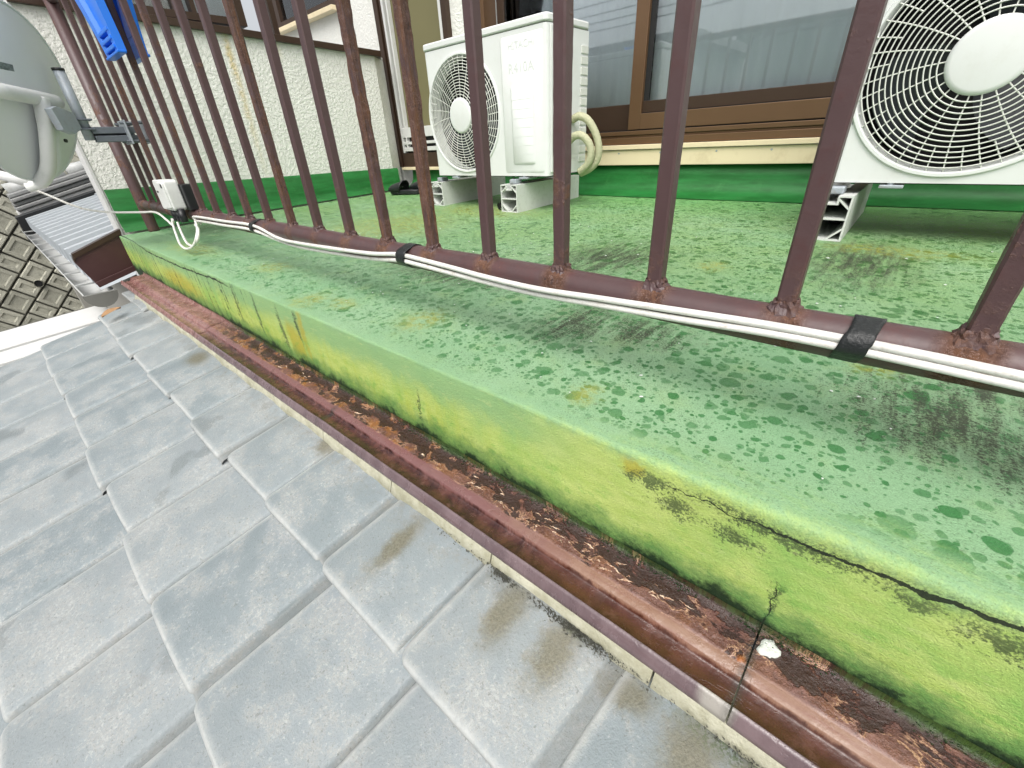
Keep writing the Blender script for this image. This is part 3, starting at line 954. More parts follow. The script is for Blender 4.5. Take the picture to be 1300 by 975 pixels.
# moss in the corner between flashing and kerb
ms = B()
rr = random.Random(5)
for k in range(6500):
    x = rr.choice((rr.uniform(-1.3, 0.45), rr.uniform(-0.6, 0.3)))
    den = 0.5 + 0.9 * mnoise.noise(Vector((x * 14, 0, 0)))
    if rr.random() > den:
        continue
    t = abs(rr.gauss(0, 1))
    if rr.random() < 0.5:
        y, z = 0.359 - 0.0045 * t, -0.161 + 0.001
    else:
        y, z = 0.3595, -0.159 + 0.005 * t * max(0.2, den)
    s_ = rr.uniform(0.0007, 0.0018)
    b0 = len(ms.v)
    for q in range(3):
        a_ = 2.09 * q + rr.uniform(-0.5, 0.5)
        ms.v.append((x + s_ * math.cos(a_), y + s_ * 0.7 * math.sin(a_), z))
    ms.v.append((x + rr.uniform(-s_, s_), y - s_ * 0.8, z + s_ * rr.uniform(0.8, 1.8)))
    ms.f += [[b0, b0 + 1, b0 + 3], [b0 + 1, b0 + 2, b0 + 3], [b0 + 2, b0, b0 + 3]]
tag(ms.obj('moss', 'moss'), 'dark moss growing along the foot of the green kerb', 'moss', None, 'stuff')

# ------------------------------------------------------------------ mortar-bedded curb tiles under the flashing
curb = thing('curb', 'pale beige course of curb tiles under the flashing', 'curb', (-1.2, 0.25, -0.2))
rr = random.Random(2)
xs = [-2.42]
while xs[-1] < 0.75:
    xs.append(xs[-1] + 0.2365)
off = -0.2965 - min(xs, key=lambda q: abs(q + 0.2965))
xs = [q + off for q in xs]
for xa, xb in zip(xs[:-1], xs[1:]):
    b_ = B()
    n_ = 14
    cs = [(0.40, -0.1845), (0.2665, -0.1835), (0.2615, -0.1860), (0.2575, -0.1985), (0.2545, -0.2065), (0.260, -0.2250), (0.40, -0.2250)]
    for i in range(n_ + 1):
        x = xa + 0.0012 + (xb - xa - 0.0024) * i / n_
        for j, (y, z) in enumerate(cs):
            d = mnoise.noise(Vector((x * 30, z * 60, j * 0.3))) * 0.0016
            low = 0.006 * mnoise.noise(Vector((x * 22, 3, 9))) if j in (4, 5) else 0
            b_.v.append((x, y + d, z + d * 0.5 + low))
    k = len(cs)
    for i in range(n_):
        for j in range(k):
            j2 = (j + 1) % k
            b_.f.append([i * k + j, i * k + j2, (i + 1) * k + j2, (i + 1) * k + j])
    b_.f.append(list(range(k)))
    b_.f.append([n_ * k + j for j in range(k)][::-1])
    o = auto_smooth(b_.obj('curb_tile', 'curb', curb), 50)
    o.matrix_parent_inverse = Matrix.Translation((1.2, -0.25, 0.2))
# grit washed out from under the curb
gt = B()
rr = random.Random(8)
for k in range(1500):
    x = rr.choice((rr.gauss(-0.17, 0.03), rr.gauss(-0.12, 0.02), rr.gauss(0.06, 0.03), rr.uniform(-0.4, 0.2)) if k % 3 else (rr.gauss(-0.27, 0.012), rr.gauss(-0.15, 0.02)))
    y = 0.2545 - abs(rr.gauss(0, 0.0045))
    z = -0.1985 + (y - 0.235) * 0.22 - 0.004
    s_ = rr.uniform(0.0006, 0.0017)
    b0 = len(gt.v)
    gt.v += [(x + rr.uniform(-s_, s_), y + rr.uniform(-s_, s_), z), (x + s_, y, z), (x, y + s_, z), (x + rr.uniform(-s_, s_), y - s_ * .5, z + s_ * 2.2)]
    gt.f += [[b0, b0 + 1, b0 + 3], [b0 + 1, b0 + 2, b0 + 3], [b0 + 2, b0, b0 + 3]]
tag(gt.obj('grit', 'grit'), 'dark grit washed out along the foot of the beige curb', 'grit', None, 'stuff')

# ------------------------------------------------------------------ tiled roof
roof = thing('tiled_roof', 'silver grey clay tiled roof sloping down below the balcony', 'roof', (-0.9, 0.0, -0.27))
RP, TP = rad(15.0), rad(11.5)
TW, TL, TT = 0.210, 0.300, 0.019


def tile_mesh():
    b_ = B()
    rws = [0, .0012, .003, .006, .012, .025, .05, .09, .14, .2, .26, TL]
    nv = len(rws) - 1
    Wd = TW + 0.012

    def hgt(s_):                             # flat cambered body, then a step down to the water channel at the right
        x_ = s_ * Wd
        e_ = max(0.0, 1 - x_ / 0.006)
        st = min(1.0, max(0.0, (x_ - 0.1935) / 0.007))
        st = st * st * (3 - 2 * st)
        return 0.0060 * math.sin(math.pi * min(1, x_ / 0.195)) ** 0.8 - 0.0028 * e_ * e_ - 0.0075 * st
    cols = [0, .0015, .004, .008, .014, .03, .05, .075, .1, .125, .15, .175, .19, .1945, .1965, .1985, .2005, .204, .209, Wd]
    nu = len(cols) - 1
    rc = 0.020
    rows = []
    for i in range(nu + 1):
        x = cols[i]
        s_ = x / Wd
        y0 = rc - math.sqrt(max(0, rc * rc - (rc - x) ** 2)) if x < rc else 0.0
        row = []
        for j in range(nv + 1):
            t = rws[j] / TL
            y = y0 + t * (TL - y0)
            lip = max(0.0, 1 - (y - y0) / 0.007)
            z = hgt(s_) - 0.0035 * lip * lip
            row.append((x + 0.09 * y, y, z))
        rows.append(row)
    for r_ in rows:
        b_.v += r_
    for i in range(nu):
        for j in range(nv):
            q = i * (nv + 1) + j
            b_.f.append([q, q + nv + 1, q + nv + 2, q + 1])
    # skirt: front edge then left edge
    path = [(i * (nv + 1)) for i in range(nu, -1, -1)] + [j for j in range(1, nv + 1)]
    prev = None
    for q in path:
        x, y, z = b_.v[q]
        fx = -0.0015 if q <= nv else 0.0
        fy = -0.0015 if q % (nv + 1) == 0 else 0.0
        a_ = len(b_.v)
        b_.v.append((x + fx, y + fy, z - 0.0035))
        b_.v.append((x + fx + 0.001, y + fy + 0.001, z - TT))
        if prev is not None:
            b_.f.append([prev[0], q, a_, prev[1]])
            b_.f.append([prev[1], a_, a_ + 1, prev[1] + 1])
        prev = (q, a_)
    me_ = b_.mesh('tile')
    # worn glaze plus painted highlight on arrises; dirt plus painted shade in joints
    ea = me_.attributes.new('edge_wear_glint', 'FLOAT', 'POINT')
    da = me_.attributes.new('side_dirt_shade', 'FLOAT', 'POINT')
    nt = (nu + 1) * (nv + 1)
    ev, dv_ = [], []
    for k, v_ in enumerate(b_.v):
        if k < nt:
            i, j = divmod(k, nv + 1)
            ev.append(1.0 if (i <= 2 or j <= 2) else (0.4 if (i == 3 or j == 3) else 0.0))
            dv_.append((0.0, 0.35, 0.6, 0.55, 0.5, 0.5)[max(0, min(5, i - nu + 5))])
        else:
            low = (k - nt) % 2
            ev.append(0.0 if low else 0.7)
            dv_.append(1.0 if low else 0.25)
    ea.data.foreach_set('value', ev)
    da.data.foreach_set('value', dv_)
    return me_


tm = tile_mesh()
rr = random.Random(21)
for c in range(5):
    yl = 0.108 - 0.1935 * c
    start = (-2.414, -2.40, -2.405, -2.40, -2.41)[c]
    for k in range(16):
        x = start + 0.2101 * k
        if x > 0.75:
            break
        z = -0.2 + (yl - 0.235) * math.tan(RP)
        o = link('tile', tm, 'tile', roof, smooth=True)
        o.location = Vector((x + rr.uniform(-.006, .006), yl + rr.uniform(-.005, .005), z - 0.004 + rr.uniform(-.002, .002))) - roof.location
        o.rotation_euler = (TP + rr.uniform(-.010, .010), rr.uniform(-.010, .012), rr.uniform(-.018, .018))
# half tiles at the head of the far end
for x in (-2.72, -2.515):
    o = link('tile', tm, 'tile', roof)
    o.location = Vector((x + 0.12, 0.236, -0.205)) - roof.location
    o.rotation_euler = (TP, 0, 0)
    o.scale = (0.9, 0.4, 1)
bd = B().grid(1, 1, lambda a_, b_: (-2.40 + 3.4 * a_, -0.95 + 1.30 * b_, -0.242 + (-0.95 + 1.30 * b_ - 0.235) * math.tan(RP)))
o = bd.obj('deck', 'joint', roof)
o.matrix_parent_inverse = Matrix.Translation(-roof.location)

# white boards along the verge
fas = thing('verge_boards', 'white painted boards running along the far verge of tiles', 'fascia', (-2.9, 0.0, -0.45))
for xa, xb, dz in ((-3.44, -3.083, 0.0), (-3.070, -2.870, -0.008), (-2.857, -2.43, -0.016)):
    b_ = B()
    for x in (xa, xb):
        for y in (-1.0, 0.214):
            for z in (-0.42, -0.48):
                b_.v.append((x, y, z + dz + 0.06 * y))
    b_.f = [[0, 2, 3, 1], [4, 5, 7, 6], [0, 1, 5, 4], [2, 6, 7, 3], [0, 4, 6, 2], [1, 3, 7, 5]]
    o = b_.obj('board', 'white', fas, bevel=0.003)
    o.matrix_parent_inverse = Matrix.Translation((2.9, 0, 0.45))
b_ = B()
for x in (-3.475, -3.443):
    for y in (-1.0, 0.222):
        for z in (-0.424, -0.5):
            b_.v.append((x, y, z + 0.06 * y))
b_.f = [[0, 2, 3, 1], [4, 5, 7, 6], [0, 1, 5, 4], [2, 6, 7, 3], [0, 4, 6, 2], [1, 3, 7, 5]]
o = b_.obj('edge_strip', 'joint', fas)
o.matrix_parent_inverse = Matrix.Translation((2.9, 0, 0.45))
# dead leaf on the end tile
lf = B()
for i in range(7):
    t = i / 6
    w_ = 0.019 * math.sin(math.pi * (0.08 + 0.9 * t))
    for s_ in (-1, 0, 1):
        lf.v.append((w_ * s_, 0.07 * (t - 0.5), 0.006 + 0.006 * abs(s_) + 0.006 * math.sin(3 * t)))
for i in range(6):
    for j in range(2):
        q = i * 3 + j
        lf.f.append([q, q + 1, q + 4, q + 3])
o = lf.obj('leaf', 'leaf', smooth=True)
o.location = (-2.235, 0.150, -0.2035)
o.rotation_euler = (0.2, 0.1, 0.25)
tag(o, 'orange dead leaf lying on the farthest grey roof tile', 'leaf')

# brown sheet cover closing the end of the kerb
cov = thing('end_cover', 'dark brown sheet metal cover at the end of the kerb', 'cover', (-2.88, 0.27, -0.1))
def cp(y, z, d=0.0): return (-2.88 + d, y, z)
q4 = [(0.374, 0.026), (0.372, -0.164), (0.198, -0.212), (0.160, -0.088), (0.168, -0.052)]
b_ = B()
b_.prism(q4, 0.0, -0.03, lambda y, z, d: (-2.88 + d, y, z))
o = b_.obj('panel', 'brown', cov, bevel=0.003)
o.matrix_parent_inverse = Matrix.Translation(-cov.location)
b_ = B()
b_.prism([(0.376, 0.030), (0.374, 0.008), (0.172, -0.066), (0.160, -0.083), (0.166, -0.047)], 0.004, -0.04, lambda y, z, d: (-2.877 + d, y, z))
o = b_.obj('top_flange', 'bronze_dk', cov)
o.matrix_parent_inverse = Matrix.Translation(-cov.location)
b_ = B()
b_.prism([(0.374, -0.140), (0.373, -0.166), (0.197, -0.214), (0.190, -0.188)], 0.007, -0.01, lambda y, z, d: (-2.878 + d, y, z))
o = b_.obj('bottom_flange', 'brown', cov, bevel=0.002)
o.matrix_parent_inverse = Matrix.Translation(-cov.location)

# ------------------------------------------------------------------ house
house = thing('house', 'cream house wall with sliding windows and door behind the air conditioners', 'house', (0, 2.25, 0))
HP = Matrix.Translation((0, -2.25, 0))


def hpart(b_, name, mat, parent=house, smooth=False, bevel=None):
    o = b_.obj(name, mat, parent, None, smooth, bevel)
    if parent is house:
        o.matrix_parent_inverse = HP
    return o


YH = 2.25
w_ = B()
w_.box(-2.385, -2.16, YH, YH + 0.2, 0.16, 2.0)
w_.box(0.75, 3.0, YH, YH + 0.2, 0.16, 2.0)
w_.box(-5.2, 3.0, YH, YH + 0.2, 2.0, 3.0)
w_.box(-5.2, -3.565, YH, YH + 0.2, -3.4, 1.2)
w_.box(-3.565, -3.09, YH, YH + 0.2, -3.4, 2.0)
w_.box(-2.93, 3.0, YH + 0.02, YH + 0.2, -3.4, 0.16)
hpart(w_, 'wall', 'stucco')
# wall below the balcony
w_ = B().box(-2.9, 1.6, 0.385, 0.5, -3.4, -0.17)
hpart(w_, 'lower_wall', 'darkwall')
# green skirting, curved out to the floor
b_ = B()
pf = [(2.252, 0.1665), (2.236, 0.164), (2.232, 0.12), (2.226, 0.085), (2.212, 0.062), (2.19, 0.047), (2.16, 0.0395), (2.12, 0.0345)]
b_.grid(60, 7, lambda a_, t: (-2.95 + 4.5 * a_, pf[round(t * 7)][0], pf[round(t * 7)][1]))
hpart(b_, 'skirting', 'gband', smooth=True)
sill = hpart(B().box(-2.05, 1.5, 2.215, 2.28, 0.1685, 0.236).box(-2.05, 1.5, 2.205, 2.28, 0.2385, 0.2585), 'sill', 'cream', bevel=0.002)
for x in (-1.36, -1.20, -0.98, -0.72, -0.5):
    hpart(B().tube([(x, 2.2152, 0.222), (x, 2.213, 0.222)], 0.004, 8), 'screw', 'galv', sill)
hpart(B().box(-3.02, -2.05, 2.19, 2.28, 0.152, 0.170), 'door_sill', 'cream', bevel=0.002)
# right-hand sliding window
win = hpart(B().box(-2.05, 0.75, 2.222, 2.30, 0.2605, 0.290).box(-2.05, 0.75, 2.232, 2.30, 0.290, 0.300).box(-2.05, 0.75, 2.226, 2.30, 0.300, 0.318)
            .box(-2.16, -2.095, 2.228, 2.33, 0.2605, 1.85).box(0.70, 0.75, 2.228, 2.33, 0.318, 1.85).box(-2.16, 0.75, 2.228, 2.33, 1.85, 1.93), 'window', 'bronze', bevel=0.002)
hpart(B().box(-2.095, 0.70, 2.24, 2.34, 0.3185, 0.3225), 'track', 'black', win)
hpart(B().box(-1.170, -1.108, 2.232, 2.262, 0.323, 1.85).box(-1.108, 0.70, 2.232, 2.262, 0.323, 0.388).box(0.64, 0.70, 2.232, 2.262, 0.388, 1.85), 'front_sash', 'bronze', win, bevel=0.002)
hpart(B().box(-1.108, 0.64, 2.244, 2.262, 0.391, 0.438), 'lower_rail', 'bronze_dk', win, bevel=0.0015)
hpart(B().box(-1.108, -1.082, 2.250, 2.264, 0.439, 1.85).box(-1.108, 0.64, 2.240, 2.25, 0.3882, 0.3908), 'shade_strip', 'black', win)  # black strips: stile shadow built as a shape, and the gap over the rail
hpart(B().box(-2.085, -1.17, 2.275, 2.30, 0.3230, 0.433).box(-2.04, -1.99, 2.2751, 2.3001, 0.433, 1.85), 'rear_sash', 'bronze_dk', win, bevel=0.002)
hpart(B().box(-1.082, 0.64, 2.253, 2.257, 0.438, 1.85), 'pane', 'glass', win)
hpart(B().box(-1.99, -1.16, 2.284, 2.288, 0.433, 1.85), 'pane', 'glass', win)
cb = B()
cb.grid(420, 1, lambda a_, t: (-2.07 + 2.74 * a_, 2.310 + 0.004 * math.sin(a_ * 190) + 0.005 * math.sin(a_ * 57 + 1), 0.33 + 1.6 * t))
hpart(cb, 'curtain', 'curtain', win, smooth=True)
# screen door at the left
door = hpart(B().box(-3.09, -3.045, 2.215, 2.33, 0.17, 1.9).box(-3.035, -3.012, 2.225, 2.33, 0.17, 1.9).box(-2.43, -2.385, 2.215, 2.33, 0.17, 1.9)
             .box(-3.012, -2.43, 2.2251, 2.33, 0.17, 0.262), 'door', 'bronze_dk', bevel=0.002)
hpart(B().box(-3.010, -2.990, 2.222, 2.25, 0.265, 1.9).box(-2.960, -2.944, 2.222, 2.25, 0.300, 1.9).box(-2.46, -2.432, 2.222, 2.25, 0.265, 1.9), 'screen_stile', 'white', door)
for z0, z1 in ((0.274, 0.300), (0.318, 0.336), (0.362, 0.425)):
    hpart(B().box(-2.99, -2.46, 2.2215, 2.2445, z0, z1), 'bar', 'white', door, bevel=0.002)
hpart(B().box(-2.988, -2.462, 2.252, 2.26, 0.425, 1.9), 'pane', 'olive', door)
hpart(B().box(-2.988, -2.462, 2.2535, 2.26, 0.262, 0.425), 'kick_panel', 'black', door)
# far-left window over the side wall
fw = hpart(B().box(-5.0, -3.55, 2.19, 2.30, 1.185, 1.215), 'window', 'cream', bevel=0.003)
hpart(B().box(-4.5, -4.44, 2.235, 2.3, 1.215, 2.0).box(-3.62, -3.565, 2.235, 2.3, 1.215, 2.0).box(-4.5, -3.565, 2.2352, 2.3, 1.215, 1.26), 'frame', 'bronze_dk', fw)
hpart(B().box(-4.44, -3.62, 2.265, 2.27, 1.26, 2.0), 'pane', 'glass', fw)
hpart(B().box(-4.5, -3.56, 2.34, 2.345, 1.2, 2.0), 'curtain', 'curtain', fw)

# ------------------------------------------------------------------ side wall closing the balcony at the left
sw = thing('side_wall', 'cream stucco wall with green base at the far balcony end', 'wall', (-3.0, 1.2, 0))
SP = Matrix.Translation((3.0, -1.2, 0))


def spart(b_, name, mat, parent=sw, smooth=False, bevel=None):
    o = b_.obj(name, mat, parent, None, smooth, bevel)
    if parent is sw:
        o.matrix_parent_inverse = SP
    return o


b_ = B()
b_.v = [(-2.95, 0.392, -0.1), (-3.055, 0.392, -0.1), (-3.055, 2.20, -0.1), (-2.95, 2.06, -0.1), (-2.95, 0.392, 0.90), (-3.055, 0.392, 0.90), (-3.055, 2.20, 0.845), (-2.95, 2.06, 0.845)]
b_.f = [[0, 1, 2, 3], [4, 5, 6, 7], [0, 1, 5, 4], [1, 2, 6, 5], [2, 3, 7, 6], [3, 0, 4, 7]]
spart(b_, 'stucco_panel', 'stucco')
spart(B().box(-3.06, -2.946, 0.378, 0.3915, -3.4, 0.90), 'corner_trim', 'white', bevel=0.002)
b_ = B()
pf = [(-2.949, 0.0), (-2.938, 0.2), (-2.9365, 0.19), (-2.936, 0.05), (-2.928, 0.026), (-2.905, 0.018)]


def gb(a_, t):
    y = 0.395 + 1.70 * a_
    k = round(t * 4)
    top_ = 0.200 - 0.027 * a_
    zz = (top_, top_ - 0.008, 0.055, 0.032, 0.006)[k] + (fz(y) if k > 1 else 0)
    xx = (-2.949, -2.939, -2.937, -2.93, -2.905)[k]
    return (xx, y, zz)


b_.grid(40, 4, gb)
spart(b_, 'skirting', 'gband', smooth=True)
b_ = B()
b_.v = [(-3.08, 0.38, 0.885), (-2.925, 0.38, 0.885), (-2.925, 2.10, 0.828), (-3.08, 2.2, 0.828), (-3.08, 0.38, 0.915), (-2.925, 0.38, 0.915), (-2.925, 2.10, 0.86), (-3.08, 2.2, 0.86)]
b_.f = [[0, 1, 2, 3], [4, 5, 6, 7], [0, 1, 5, 4], [1, 2, 6, 5], [2, 3, 7, 6], [3, 0, 4, 7]]
spart(b_, 'cap', 'bronze_dk', bevel=0.002)
sf = spart(B().box(-3.03, -2.955, 0.41, 1.30, 0.905, 0.935).box(-3.03, -2.955, 0.41, 0.45, 0.935, 1.9).box(-3.03, -2.955, 1.26, 1.30, 0.935, 1.9)
           .box(-3.02, -2.965, 0.98, 1.02, 0.935, 1.9).box(-3.02, -2.965, 1.055, 1.075, 0.935, 1.9), 'window', 'bronze_dk')
spart(B().box(-3.0, -2.996, 0.45, 1.26, 0.935, 1.9), 'pane', 'glass', sf)
spart(B().box(-3.12, -3.115, 1.06, 1.27, 0.9, 1.9), 'curtain', 'curtain', sf)
spart(B().box(-3.12, -3.115, 0.45, 1.05, 0.9, 1.9), 'backing', 'black', sf)
spart(B().box(-3.05, -3.02, 1.47, 1.50, 0.88, 1.9), 'post', 'bronze_dk')

# ------------------------------------------------------------------ railing
YR, ZR, RR = 0.5, 0.1255, 0.0215
rail = thing('railing', 'maroon painted steel balcony railing with rusting square bars', 'railing', (-1.2, YR, 0))
RPI = Matrix.Translation((1.2, -YR, 0))


def rpart(o, rust=0.2, seed=0.0):
    o.matrix_parent_inverse = RPI
    o['rust'] = rust
    o['seed'] = seed
    return o


b_ = B()
pts = [(-2.86 + 4.0 * i / 160, YR, ZR + 0.0012 * math.sin(i * 0.21)) for i in range(161)]
b_.tube(pts, RR, 20)
rpart(b_.obj('bottom_rail', 'tube', rail, smooth=True))
b_ = B().tube([(-2.88, YR, 0.895), (1.2, YR, 0.895)], 0.021, 16)
rpart(b_.obj('top_rail', 'tube', rail, smooth=True))
b_ = B().tube([(-2.842, YR, fz(YR) - 0.003), (-2.842, YR, 0.012), (-2.842, YR, 0.09), (-2.842, YR, 0.90)], 0.024, 18)
rpart(b_.obj('post', 'bar', rail, smooth=True), 0.45, 3.3)


def bar_mesh(amp, sd):
    b_ = B()
    h0, h1 = ZR + 0.012, 0.885
    a_ = 0.0090
    ring = []
    c_ = 0.0022
    for sx, sy in ((1, 1), (-1, 1), (-1, -1), (1, -1)):
        if sx * sy > 0:
            ring += [(sx * a_, sy * (a_ - c_)), (sx * (a_ - c_), sy * a_)]
        else:
            ring += [(sx * (a_ - c_), sy * a_), (sx * a_, sy * (a_ - c_))]
    # densify each flat
    dense = []
    for i in range(8):
        p, q = ring[i], ring[(i + 1) % 8]
        k = 4 if math.dist(p, q) > 0.01 else 1
        for j in range(k):
            t = j / k
            dense.append((p[0] + (q[0] - p[0]) * t, p[1] + (q[1] - p[1]) * t))
    n_, nz = len(dense), 150
    for i in range(nz + 1):
        z = h0 + (h1 - h0) * i / nz
        for (x, y) in dense:
            v = Vector((x * 260 + sd, y * 260, z * 26))
            d = mnoise.noise(v) * amp + mnoise.noise(Vector((x * 90, y * 90 + sd, z * 70))) * amp * 0.7
            rr_ = math.hypot(x, y)
            b_.v.append((x + x / rr_ * d, y + y / rr_ * d, z))
    for i in range(nz):
        for k in range(n_):
            k2 = (k + 1) % n_
            b_.f.append([i * n_ + k, i * n_ + k2, (i + 1) * n_ + k2, (i + 1) * n_ + k])
    me_ = b_.mesh('baluster')
    me_.polygons.foreach_set('use_smooth', [True] * len(me_.polygons))
    bm = bmesh.new()
    bm.from_mesh(me_)
    cor = [i for i in range(n_) if abs(abs(dense[i][0]) - abs(dense[i][1])) < 0.0035]
    bm.verts.ensure_lookup_table()
    for e_ in bm.edges:
        i, j = e_.verts[0].index, e_.verts[1].index
        if abs(i - j) == n_ and (i % n_) in cor:
            e_.smooth = False
    bm.to_mesh(me_)
    bm.free()
    return me_


bm_s, bm_m, bm_r = bar_mesh(0.00008, 1), bar_mesh(0.0006, 5), bar_mesh(0.0016, 9)


def weld_mesh(sd):
    b_ = B()
    r_ = random.Random(sd)
    n_ = 30
    for ring, (s_, z) in enumerate(((0.0092, 0.0030), (0.0106, 0.0005), (0.0125, -0.0035), (0.0155, -0.0065), (0.0168, -0.012))):
        for k in range(n_):
            a_ = 2 * math.pi * k / n_
            q = s_ / max(abs(math.cos(a_)), abs(math.sin(a_))) if ring < 2 else s_ * (1 + 0.12 * math.cos(4 * a_ + 3.14))
            j = 1 + r_.uniform(-0.13, 0.13)
            x, y = q * math.cos(a_) * j, q * math.sin(a_) * j
            zz = ZR + math.sqrt(max(1e-6, RR * RR - y * y)) + z + 0.006 + r_.uniform(-.0015, .0015) if abs(y) < RR else ZR + z
            if ring == 4:
                zz = ZR + math.sqrt(max(1e-6, RR * RR - min(abs(y), RR - 0.0005) ** 2)) - 0.002
            b_.v.append((x, y, zz))
    for r2 in range(4):
        for k in range(n_):
            k2 = (k + 1) % n_
            b_.f.append([r2 * n_ + k, r2 * n_ + k2, (r2 + 1) * n_ + k2, (r2 + 1) * n_ + k])
    return b_.mesh('weld')


welds = [weld_mesh(q) for q in range(4)]
rust_of = {0: 0.42, 1: 0.16, 2: 0.20, 3: 0.46, 4: 0.30, 5: 0.72, 6: 0.72, 7: 0.24, 8: 0.22, 9: 0.70, 10: 0.30, 11: 0.50, 12: 0.25, 13: 0.60, 14: 0.55, 15: 0.62, 16: 0.42, 17: 0.66, 18: 0.40, 19: 0.40, 20: 0.45}
rr = random.Random(4)
for i in range(-3, 20):
    x = 0.0745 - 0.1415 * i
    ru = rust_of.get(i, 0.3)
    me_ = bm_r if ru > 0.7 else (bm_m if ru > 0.4 else bm_s)
    o = rpart(link('baluster', me_, 'bar', rail), ru, i * 0.73)
    o.location = (x, YR, 0)
    o.rotation_euler = (rr.uniform(-.002, .002), rr.uniform(-.004, .004), (math.pi / 2) * rr.randint(0, 3) if ru > 0.4 else 0)
    wl = link('weld', welds[i % 4], 'bar', o)
    wl['rust'] = 0.34
    wl['seed'] = i * 0.37

# ------------------------------------------------------------------ cables taped along the rail
UP = [(-1.955, 0.112), (-1.945, 0.127), (-1.643, 0.131), (-1.41, 0.134), (-1.267, 0.112), (-1.15, 0.109), (-0.838, 0.121), (-0.723, 0.131), (-0.686, 0.1325), (-0.551, 0.1285), (-0.481, 0.1255),
      (-0.377, 0.1235), (-0.27, 0.128), (-0.169, 0.132), (-0.079, 0.1352), (-0.012, 0.1358), (0.05, 0.1350), (0.105, 0.1335), (0.3, 0.128), (1.0, 0.12)]
LO = [(-1.96, 0.098), (-1.94, 0.112), (-1.666, 0.117), (-1.424, 0.121), (-1.28, 0.0985), (-1.143, 0.095), (-0.845, 0.107), (-0.712, 0.1205), (-0.66, 0.121), (-0.554, 0.1175), (-0.47, 0.1145),
      (-0.378, 0.1125), (-0.27, 0.118), (-0.167, 0.122), (-0.077, 0.1268), (-0.013, 0.1278), (0.05, 0.1268), (0.098, 0.1255), (0.3, 0.12), (1.0, 0.112)]


def yon(z, off):
    d = max(-RR, min(RR, z - ZR))
    return YR - math.sqrt(max(0.00002, RR * RR - d * d)) - off


for nm, L, r_, lab in (('cable', UP, 0.0041, 'upper of the two white cables taped along the rail'), ('cable', LO, 0.0041, 'lower of the two white cables taped along the rail')):
    L = [(x, z - 0.0035 * min(1.0, max(0.0, (x + 0.75) / 0.3))) for x, z in L]
    pts = [(x, yon(z, r_ * 0.95), z) for x, z in L]
    o = B().tube(catmull(pts, 10), r_, 10).obj(nm, 'cable', smooth=True)
    tag(o, lab, 'cable', 'white cables taped along the railing')


def tape_at(x, w_, dz, skew, lab):
    b_ = B()
    n_ = 40
    nx = 6
    for i in range(nx + 1):
        t = i / nx - 0.5
        for k in range(n_):
            a_ = 2 * math.pi * k / n_
            cy, cz = math.cos(a_), math.sin(a_)
            r_ = RR + 0.0014 + 0.0004 * mnoise.noise(Vector((t * 6, a_ * 3, x)))
            y, z = YR + cy * r_, ZR + cz * r_
            # swell round the two cables on the front
            sw_ = math.exp(-((a_ - math.pi - dz) / 0.66) ** 4)
            y -= 0.0084 * sw_
            z += 0.003 * sw_ * cz
            b_.v.append((x + t * w_ + skew * (cz * 0.5) + 0.0012 * mnoise.noise(Vector((a_ * 4, t, x))), y, z))
    for i in range(nx):
        for k in range(n_):
            k2 = (k + 1) % n_
            b_.f.append([i * n_ + k, i * n_ + k2, (i + 1) * n_ + k2, (i + 1) * n_ + k])
    o = b_.obj('tape', 'tape', smooth=True)
    o.modifiers.new('thick', 'SOLIDIFY').thickness = 0.0008
    tag(o, lab, 'tape', 'black tape wraps on the rail')


tape_at(-0.002, 0.023, -0.22, 0.010, 'wide black tape wrap nearest the camera, right of the rail')
tape_at(-0.700, 0.026, -0.15, 0.008, 'black tape wrap near middle of rail, below brown rusty bars')
tape_at(-1.415, 0.024, -0.15, 0.0, 'narrow black tape wrap far along rail, toward white booster box')

# ------------------------------------------------------------------ antenna booster box and its cables
bx = thing('booster_box', 'small white antenna booster box clamped to the bottom rail', 'booster', (-2.055, 0.462, 0.197))
b_ = B()
b_.prism(rrect(-0.080, 0.068, -0.048, 0.052, 0.012, 4), -0.030, 0.012, lambda x, z, y: (x, y, z))
o = auto_smooth(b_.obj('case', 'dishwhite', bx, bevel=0.004))
b_ = B().prism(rrect(-0.015, 0.062, -0.040, 0.045, 0.008, 4), -0.036, -0.029, lambda x, z, y: (x, y, z))
auto_smooth(b_.obj('cover', 'dishwhite', bx, bevel=0.002))
B().tube([(0.052, -0.038, 0.034), (0.052, -0.035, 0.034)], 0.007, 12).obj('screw', 'blackp', bx)
B().box(-0.065, -0.035, -0.031, -0.029, 0.01, 0.016).obj('mark', 'blackp', bx)
B().box(0.02, 0.098, 0.013, 0.045, -0.05, 0.035).obj('clamp', 'blackp', bx, bevel=0.003)
for dx in (-0.03, 0.02, 0.062):
    B().tube([(dx, -0.010, -0.045), (dx + 0.006, -0.012, -0.088)], 0.0125, 12).obj('connector', 'blackp', bx, smooth=True)
for L, lab in (([(-2.12, 0.443, 0.115), (-2.12, 0.438, 0.095), (-2.10, 0.43, 0.055), (-2.05, 0.42, 0.028), (-1.98, 0.42, 0.020), (-1.91, 0.43, 0.04), (-1.90, 0.455, 0.085), (-1.955, 0.474, 0.112)],
                'white cable looping low below the booster box'),
               ([(-2.065, 0.443, 0.105), (-2.055, 0.44, 0.085), (-2.03, 0.435, 0.055), (-1.985, 0.43, 0.035), (-1.93, 0.435, 0.034), (-1.89, 0.445, 0.06), (-1.90, 0.46, 0.09), (-1.96, 0.47, 0.098)],
                'white cable in the tighter loop below the booster box')):
    tag(B().tube(catmull(L, 8), 0.0042, 8).obj('cable', 'cable', smooth=True), lab, 'cable', 'white cables taped along the railing')
